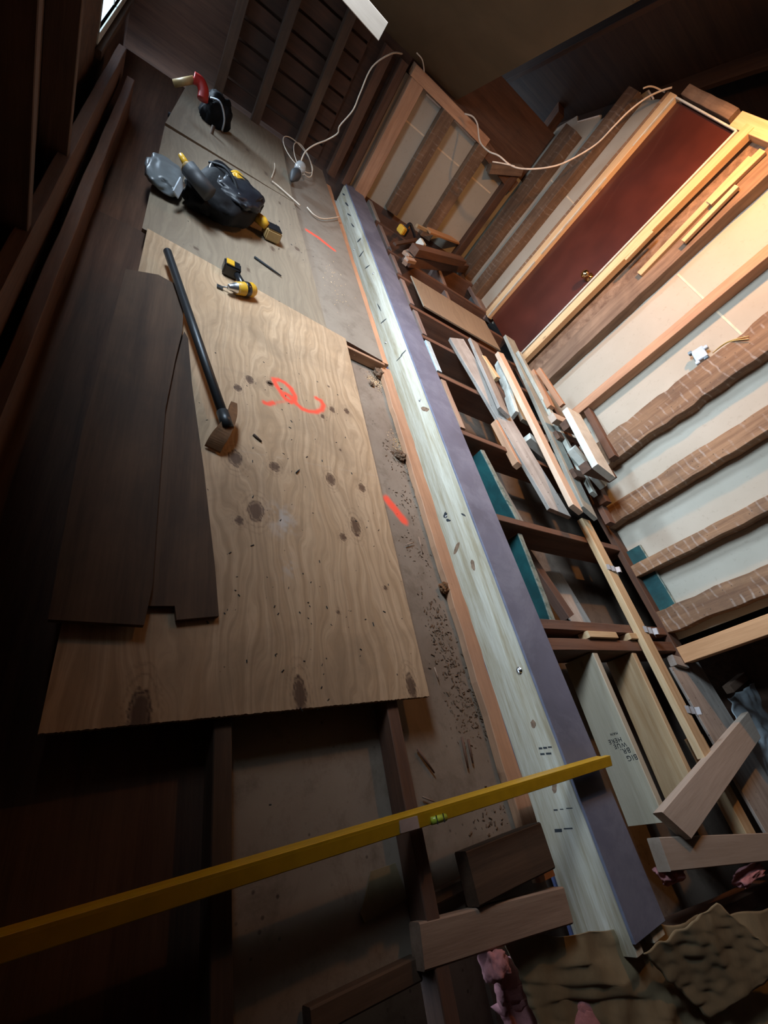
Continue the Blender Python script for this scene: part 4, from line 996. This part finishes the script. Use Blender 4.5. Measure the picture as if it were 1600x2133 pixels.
# ------------------------------------------------------------------ impact driver with spade bit
idl = at(505, 600, 'z', 0.035)
im = thing('impact_driver', (idl.x, idl.y, 0.0), 'compact yellow and black impact driver with a spade bit on the plywood edge', 'drill')
def loc2(px, py, z): return at(px, py, 'z', z) - im.location
hA_, hB_ = loc2(492, 600, 0.035), loc2(524, 604, 0.035)
dirv = (hB_-hA_).normalized()
Mh = Matrix.Translation(hA_) @ Vector((dirv.x, dirv.y, 0)).to_track_quat('Z', 'Y').to_matrix().to_4x4()
o = link('motor_housing', lathe_mesh([(-0.005, 0.018), (0.0, 0.028), (0.05, 0.032), (0.09, 0.034), (0.105, 0.026), (0.11, 0.005)], 20), M_yellow, im); o.matrix_basis = Mh
o = link('gear_nose', lathe_mesh([(-0.045, 0.010), (-0.04, 0.014), (-0.02, 0.018), (0.0, 0.026), (0.005, 0.029)], 20), M_metal, im); o.matrix_basis = Mh
o = link('motor_band', lathe_mesh([(0.045, 0.033), (0.05, 0.0345), (0.065, 0.0345), (0.07, 0.033)], 20), M_blackgloss, im); o.matrix_basis = Mh
link('grip', tube_mesh([loc2(508, 600, 0.035), loc2(498, 580, 0.032), loc2(490, 566, 0.03)], [0.020, 0.016, 0.018], 12), M_blackgloss, im)
bc = loc2(484, 562, 0.03)
rbox('battery_pack', (bc.x-0.045, bc.y-0.035, 0.002), (bc.x+0.035, bc.y+0.035, 0.062), M_blackgloss, im, 0.008)
rbox('battery_badge', (bc.x-0.038, bc.y-0.028, 0.061), (bc.x+0.0, bc.y+0.02, 0.066), M_yellow, im, 0.002)
bA = loc2(490, 600, 0.033); bB = loc2(458, 597, 0.008)
link('spade_bit', tube_mesh([bA, bB], 0.004, 8), M_metal, im)
o = rbox('spade_tip', (-0.014, -0.013, -0.002), (0.014, 0.013, 0.002), M_pipe, im, 0.001, 1); o.location = bB

# pencil / scrap and nails on the old plywood
def stick(p, q, z, r_, mat, lab, cat='stick'):
    o = link('wood_splinter' if mat is not M_ink else 'pencil', tube_mesh([at(*p, 'z', z), at(*p, 'z', z).lerp(at(*q, 'z', z), .5), at(*q, 'z', z)], [r_, r_, r_*.6], 6), mat); return tag(o, lab, cat)
stick((530, 535), (586, 575), 0.006, 0.006, M_ink, 'dark pencil lying on the grey plywood past the driver', 'pencil')
stick((528, 905), (545, 920), 0.004, 0.005, M_dusty, 'dark splinter beside the pry head')
stick((558, 795), (568, 800), 0.004, 0.003, M_dusty, 'tiny splinter left of the orange mark')
stick((617, 985), (624, 978), 0.004, 0.003, M_ink, 'tiny black chip below the orange mark', 'chip')
for i, (p, q, lab) in enumerate((((962, 1535), (975, 1600), 'upright tan chip stack, left splinter on the plaster backing'), ((975, 1540), (985, 1590), 'tan splinter standing beside the chip, right of pair'),
        ((870, 1560), (905, 1610), 'brown bark strip near the level'), ((845, 1135), (862, 1130), 'pale splinter in the gap beside the plywood'), ((872, 1118), (880, 1150), 'thin pale splinter crossing the gap'),
        ((905, 1390), (915, 1420), 'short chip lower in the gap beside the plywood'), ((880, 1660), (905, 1670), 'thin twig just below the level'))):
    stick(p, q, ZL+0.01, 0.0045 if i < 3 else 0.0025, M_joist if i < 3 else M_block, lab)

# ------------------------------------------------------------------ debris (uncountable crumbs)
def crumbs(name, spots, lab, mat, seed, szr=(0.002, 0.007)):
    rs = random.Random(seed); bm = bmesh.new()
    for (px, py, z, n, sx_, sy_) in spots:
        c = at(px, py, 'z', z)
        for _ in range(n):
            s = rs.uniform(*szr); x = c.x + rs.gauss(0, sx_); y = c.y + rs.gauss(0, sy_)
            x = min(max(x, 1.06), 1.34) if z < -0.05 else x
            M = Matrix.Translation((x, y, z + s*0.4)) @ Matrix.Rotation(rs.uniform(0, 6.3), 4, 'Z') @ Matrix.Rotation(rs.uniform(0, 1), 4, 'X')
            bm_box(bm, (-s*rs.uniform(.6, 2.4), -s*.5, -s*.35), (s*rs.uniform(.6, 2.4), s*.5, s*.35), M)
    o = link(name, fin(bm), mat); tag(o, lab, 'debris', None, 'stuff'); return o
crumbs('debris', [(940, 1380, ZL, 200, .04, .10), (870, 1150, ZL, 60, .04, .05), (970, 1500, ZL, 90, .04, .06), (905, 1290, ZL, 90, .03, .07), (790, 790, ZL, 160, .05, .05), (830, 950, ZL, 160, .04, .06), (850, 1040, ZL, 60, .04, .08), (1000, 1480, ZL, 60, .03, .05), (1020, 1700, ZL, 50, .05, .04)],
       'scattered brown crumbs and chips in the gap between plywood and beam', M_dirt, 1, (0.001, 0.0042))
crumbs('sawdust', [(785, 795, ZL, 300, .035, .03), (835, 930, ZL, 300, .03, .05), (700, 600, ZU, 60, .05, .2)], 'pale sawdust by the step and along the salmon strip', M_strip, 2, (0.001, 0.0025))
crumbs('plywood_specks', [(600, 900, 0.0, 60, .22, .35), (650, 1250, 0.0, 60, .2, .2), (560, 480, 0.0, 40, .2, .25)], 'dark specks of grit on the plywood sheets', M_ink, 3, (0.001, 0.003))
# lumps of mortar
def lump(c, r_, lab, mat=M_dirt, name='mortar_lump'):
    bm = bmesh.new(); bmesh.ops.create_icosphere(bm, subdivisions=3, radius=r_)
    for v in bm.verts: v.co *= 1 + noise.noise(v.co * (2.2/r_) + Vector(c)*9)*0.6; v.co.z *= 0.7
    o = link(name, fin(bm), mat); o.location = c; return tag(o, lab, 'rubble')
lump(at(790, 778, 'z', ZL+0.02), 0.035, 'dark clump at the step beside the beam'); lump(at(835, 950, 'z', ZL+0.012), 0.028, 'dark brown clod along the salmon strip')
lump(at(928, 1225, 'z', ZL+0.02), 0.030, 'reddish broken clump against the salmon strip', M_rust); lump(at(775, 800, 'z', ZL+0.008), 0.015, 'small clod beside the larger one at the step')

# ------------------------------------------------------------------ tool bag and contents
B0 = Vector((0.335, 2.98, 0.0))
bag = thing('tool_bag', B0, 'black open tool bag on the old plywood', 'bag')
def blob(name, c, rx, ry, rz, mat, parent, amp=0.18, freq=6, sub=4, flat=True, rot=0.0):
    bm = bmesh.new(); bmesh.ops.create_icosphere(bm, subdivisions=sub, radius=1)
    for v in bm.verts:
        q = v.co.copy(); p = abs(q.x)**.75*math.copysign(1, q.x), abs(q.y)**.75*math.copysign(1, q.y), abs(q.z)**.8*math.copysign(1, q.z)
        n_ = noise.noise(q*freq*.4+Vector(c)*3)*amp + noise.noise(q*freq+Vector(c))*amp*.5
        v.co = Vector((p[0]*rx, p[1]*ry, p[2]*rz))*(1+n_)
        if flat and v.co.z < -rz*.8: v.co.z = -rz*.8
    bm.transform(Matrix.Rotation(rot, 4, 'Z'))
    o = link(name, fin(bm, True), mat, parent); o.location = c; return o
blob('bag_body', (0.02, -0.02, 0.08), 0.17, 0.27, 0.09, M_black, bag, 0.10, rot=-0.35)
blob('bag_flap', (0.07, -0.06, 0.15), 0.12, 0.16, 0.035, plain('navy_lining', (0.003, 0.004, 0.008), 0.5, bump=.8, scale=25), bag, 0.18, flat=False, rot=-0.3)
blob('bag_pocket', (-0.10, -0.14, 0.07), 0.09, 0.14, 0.07, M_black, bag, 0.25, rot=-0.3)
link('bag_strap', tube_mesh(smooth_path([(-0.10, 0.1, 0.15), (-0.03, 0.0, 0.20), (0.03, -0.10, 0.19), (0.06, -0.2, 0.14)]), 0.008, 8), M_black, bag)
for k, (x, y) in enumerate(((-0.04, -0.10), (0.0, -0.02), (0.05, -0.16))):
    o = rbox('buckle', (-0.016, -0.009, -0.004), (0.016, 0.009, 0.004), M_metal, bag, 0.002, 1); o.location = (x, y, 0.175); o.rotation_euler = (0.3, 0.2, k)
# caulking tube with yellow nozzle handle
ct = thing('tube_tool', at(400, 370, 'z', 0.15), 'dark tube with a yellow tip standing out of the tool bag', 'tool')
q0 = at(437, 405, 'z', 0.16)-ct.location; q1 = at(392, 350, 'z', 0.19)-ct.location; q2 = at(376, 322, 'z', 0.21)-ct.location
link('tube', tube_mesh([q0, q1], 0.040, 16), M_grip, ct); link('tip_collar', tube_mesh([q1, q1.lerp(q2, .3)], [0.036, 0.018], 16), M_tan, ct); link('tip', tube_mesh([q1.lerp(q2, .25), q2], [0.018, 0.012], 12), M_yellow, ct)
# circular saw with round guard
cs = thing('circular_saw', at(470, 385, 'z', 0.10), 'black and yellow circular saw behind the tool bag', 'saw', rot=(0.5, 0.3, 0.4))
link('blade_guard', lathe_mesh([(-0.02, 0.02), (-0.02, 0.10), (-0.014, 0.115), (0.014, 0.115), (0.02, 0.10), (0.02, 0.02)], 28), M_blackgloss, cs)
rbox('motor', (-0.02, -0.05, 0.02), (0.09, 0.03, 0.10), M_yellow, cs, 0.012); rbox('base_plate', (-0.14, -0.12, -0.04), (0.14, -0.112, 0.06), M_metal, cs, 0.002, 1)
link('saw_handle', tube_mesh(smooth_path([(0.0, 0.04, 0.03), (0.07, 0.10, 0.03), (0.15, 0.06, 0.03), (0.16, -0.02, 0.03)]), 0.016, 10), M_yellow, cs)
link('dial', lathe_mesh([(0.02, 0.022), (0.03, 0.022), (0.032, 0.016)], 16), M_tan, cs)
# drill with tan battery
dr = thing('cordless_drill', at(560, 470, 'z', 0.05), 'yellow cordless drill with its battery towards the camera, right of the bag', 'drill', rot=(0, 0, 0.2))
of2 = dr.location; l2 = lambda px, py, z: Matrix.Rotation(-0.2, 3, 'Z') @ (at(px, py, 'z', z) - of2)
link('drill_body', tube_mesh([l2(535, 452, .07), l2(548, 462, .07), l2(556, 472, .06)], [0.028, 0.030, 0.022], 14), M_yellow, dr)
link('chuck', tube_mesh([l2(528, 447, .07), l2(535, 452, .07)], [0.014, 0.024], 14), M_blackgloss, dr)
link('drill_grip', tube_mesh([l2(545, 458, .07), l2(560, 475, .05)], 0.018, 10), M_blackgloss, dr)
bq = l2(566, 488, .03)
rbox('battery_pack', (bq.x-0.05, bq.y-0.045, -0.045), (bq.x+0.045, bq.y+0.04, 0.02), M_tan, dr, 0.008); rbox('battery_top', (bq.x-0.045, bq.y-0.04, 0.02), (bq.x+0.04, bq.y+0.035, 0.028), M_blackgloss, dr, 0.003)
# metal square
sqr = rbox('small_metal_bracket', (-0.02, -0.05, -0.004), (0.02, 0.05, 0.004), M_galv, None, 0.002, 1); sqr.location = at(373, 391, 'z', 0.10); sqr.rotation_euler = (0.6, 0.7, 0.2)
tag(sqr, 'small pale metal bracket at the left side of the tool bag', 'bracket')
pbag = thing('plastic_bag', at(345, 365, 'z', 0.05), 'crumpled grey plastic bag left of the tool bag', 'bag')
blob('bag_film', (0, 0, 0), 0.09, 0.16, 0.04, plain('grey_film', (0.16, 0.18, 0.19), 0.3), pbag, 0.22, 4)
# far dark bag with a red and tan tool on top, and the sawhorse below it
fb = thing('duffel_bag', at(450, 235, 'y', 4.3), 'dark duffel bag on the sawhorse in the far left corner', 'bag')
blob('bag_body', (0, 0, 0), 0.10, 0.09, 0.11, M_black, fb, 0.25)
link('bag_handle', tube_mesh(smooth_path([(-0.06, -0.08, 0.08), (0.0, -0.12, 0.10), (0.05, -0.12, 0.03), (0.06, -0.1, -0.05)]), 0.006, 8), M_galv, fb)
rt = thing('red_tool', at(412, 190, 'y', 4.2), 'red tool with a tan handle on the dark duffel bag', 'tool')
link('tool_handle', tube_mesh([at(362, 174, 'y', 4.2)-rt.location, at(404, 166, 'y', 4.2)-rt.location], 0.022, 10), M_tan, rt)
link('tool_head', tube_mesh(smooth_path([at(404, 162, 'y', 4.2)-rt.location, at(418, 172, 'y', 4.2)-rt.location, at(424, 190, 'y', 4.18)-rt.location, at(422, 208, 'y', 4.15)-rt.location]), 0.035, 12), M_redp, rt)
sh = thing('sawhorse', at(425, 330, 'z', 0.0), 'small dark sawhorse stand behind the tool bag', 'stand')
of3 = sh.location
for (p, q) in (((405, 265), (385, 330)), ((445, 262), (425, 340)), ((412, 300), (398, 322))):
    link('leg', tube_mesh([at(*p, 'y', 4.1)-of3, at(*q, 'y', 4.0)-of3], 0.012, 8), M_dusty, sh)
link('top_bar', tube_mesh([at(350, 238, 'y', 4.1)-of3, at(450, 290, 'y', 4.1)-of3], 0.016, 8), M_pipe, sh)

# ------------------------------------------------------------------ bottom of picture: blocks and insulation
def blk(p, q, z, w_, t_, mat, lab, **kw):
    A = at(*p, 'z', z); B = at(*q, 'z', z); board('loose_block', A, B, w_, t_, mat, lab, 'block', cham=0.004, rough=0.002, **kw)
blk((972, 1830), (1128, 1760), -0.03, 0.12, 0.05, M_dusty, 'square-cut brown block against the beam below the level')
blk((868, 1970), (1172, 1885), -0.04, 0.085, 0.045, M_block, 'long reddish block at the bottom, left of the beam foot')
blk((900, 1872), (972, 1838), -0.08, 0.03, 0.03, M_dusty, 'narrow stick behind the square-cut block')
blk((640, 2130), (866, 2015), -0.07, 0.045, 0.04, M_dusty, 'dim tan stick running to the lower left')
pp = at(800, 1850, 'z', ZL+0.004)
bm = bmesh.new(); pts = [at(*p, 'z', ZL+0.004) for p in ((772, 1815), (822, 1798), (848, 1870), (758, 1922), (750, 1905))]
a = [bm.verts.new(p) for p in pts]; b2 = [bm.verts.new(p+Vector((0, 0, 0.004))) for p in pts]; bm.faces.new(a[::-1]); bm.faces.new(b2)
for i in range(5): bm.faces.new((a[i], a[(i+1) % 5], b2[(i+1) % 5], b2[i]))
o = link('paper_scrap', fin(bm), M_kraft); tag(o, 'pale torn paper scrap on the backing below the level', 'paper')

def crumple(name, corners, mat, lab, cat, amp=0.03, n=46, thick=0.0, seed=0.0, parent=None, freq=7):
    """corners: 4 world points; a folded sheet"""
    vs = []; fs = []
    for j in range(n+1):
        for i in range(n+1):
            u_, v_2 = i/n, j/n
            p = (corners[0]*(1-u_)+corners[1]*u_)*(1-v_2)+(corners[3]*(1-u_)+corners[2]*u_)*v_2
            q = p*freq+Vector((seed, seed, 0))
            r1 = 1-abs(noise.noise(q))*2.2; r2 = 1-abs(noise.noise(q*2.3))*2
            e = noise.noise(Vector((u_*9+seed, v_2*9, 4)))*amp*0.4
            vs.append(p+Vector((e, e, amp*(r1*.7+r2*.3))))
    for j in range(n):
        for i in range(n): k = j*(n+1)+i; fs.append((k, k+1, k+n+2, k+n+1))
    o = link(name, mesh_from(vs, fs, True), mat, parent)
    sol = o.modifiers.new('s', 'SOLIDIFY'); sol.thickness = thick or 0.002
    if lab: tag(o, lab, cat)
    return o
Z = lambda px, py, z: at(px, py, 'z', z)
ib = thing('insulation_batt', (0, 0, 0), 'kraft-faced insulation batt at the foot of the beam, bottom right', 'insulation')
k1 = crumple('paper_facing', [Z(1040, 1960, -0.10), Z(1620, 1890, -0.02), Z(1700, 2250, -0.06), Z(1120, 2180, -0.12)], M_kraft, None, None, 0.035, 60, 0.003, 1.0, ib, 3.2)
k2 = crumple('fibre_layer', [Z(1000, 1990, -0.15), Z(1640, 1950, -0.10), Z(1720, 2300, -0.10), Z(1060, 2170, -0.16)], M_pink, None, None, 0.03, 50, 0.03, 2.0, ib, 5); k2['label'] = 'pink glass fibre layer'
ib2 = thing('insulation_batt', (0, 0, 0), 'folded kraft paper flap of insulation right of the beam foot', 'insulation')
crumple('paper_facing', [Z(1330, 1985, -0.02), Z(1490, 1880, 0.05), Z(1640, 2010, 0.03), Z(1470, 2120, -0.05)], M_kraft, None, None, 0.020, 40, 0.003, 3.0, ib2, 2.2)
for (c, rx, ry, lab) in (((1395, 1815), .07, .03, 'pink insulation tuft under the slanted board end'), ((1560, 1822), .14, .02, 'pale pink insulation strip below the tan board at the right edge'), ((1030, 2010), .03, .03, 'pink insulation tuft left of the kraft paper')):
    o = blob('insulation_tuft', Z(*c, -0.03), rx, ry, 0.035, M_pink, None, 0.35, 5, 4, False); tag(o, lab, 'insulation')
# plastic wrapped bundle in the dark opening
pw = crumple('plastic_sheet', [Vector((3.55, 0.13, -0.06)), Vector((4.4, 0.25, 0.02)), Vector((4.3, -0.45, -0.08)), Vector((3.42, -0.28, -0.10))], M_plast, 'pale blue-white plastic sheeting in the opening at the right edge', 'sheeting', 0.03, 40, 0.004, 5.0)
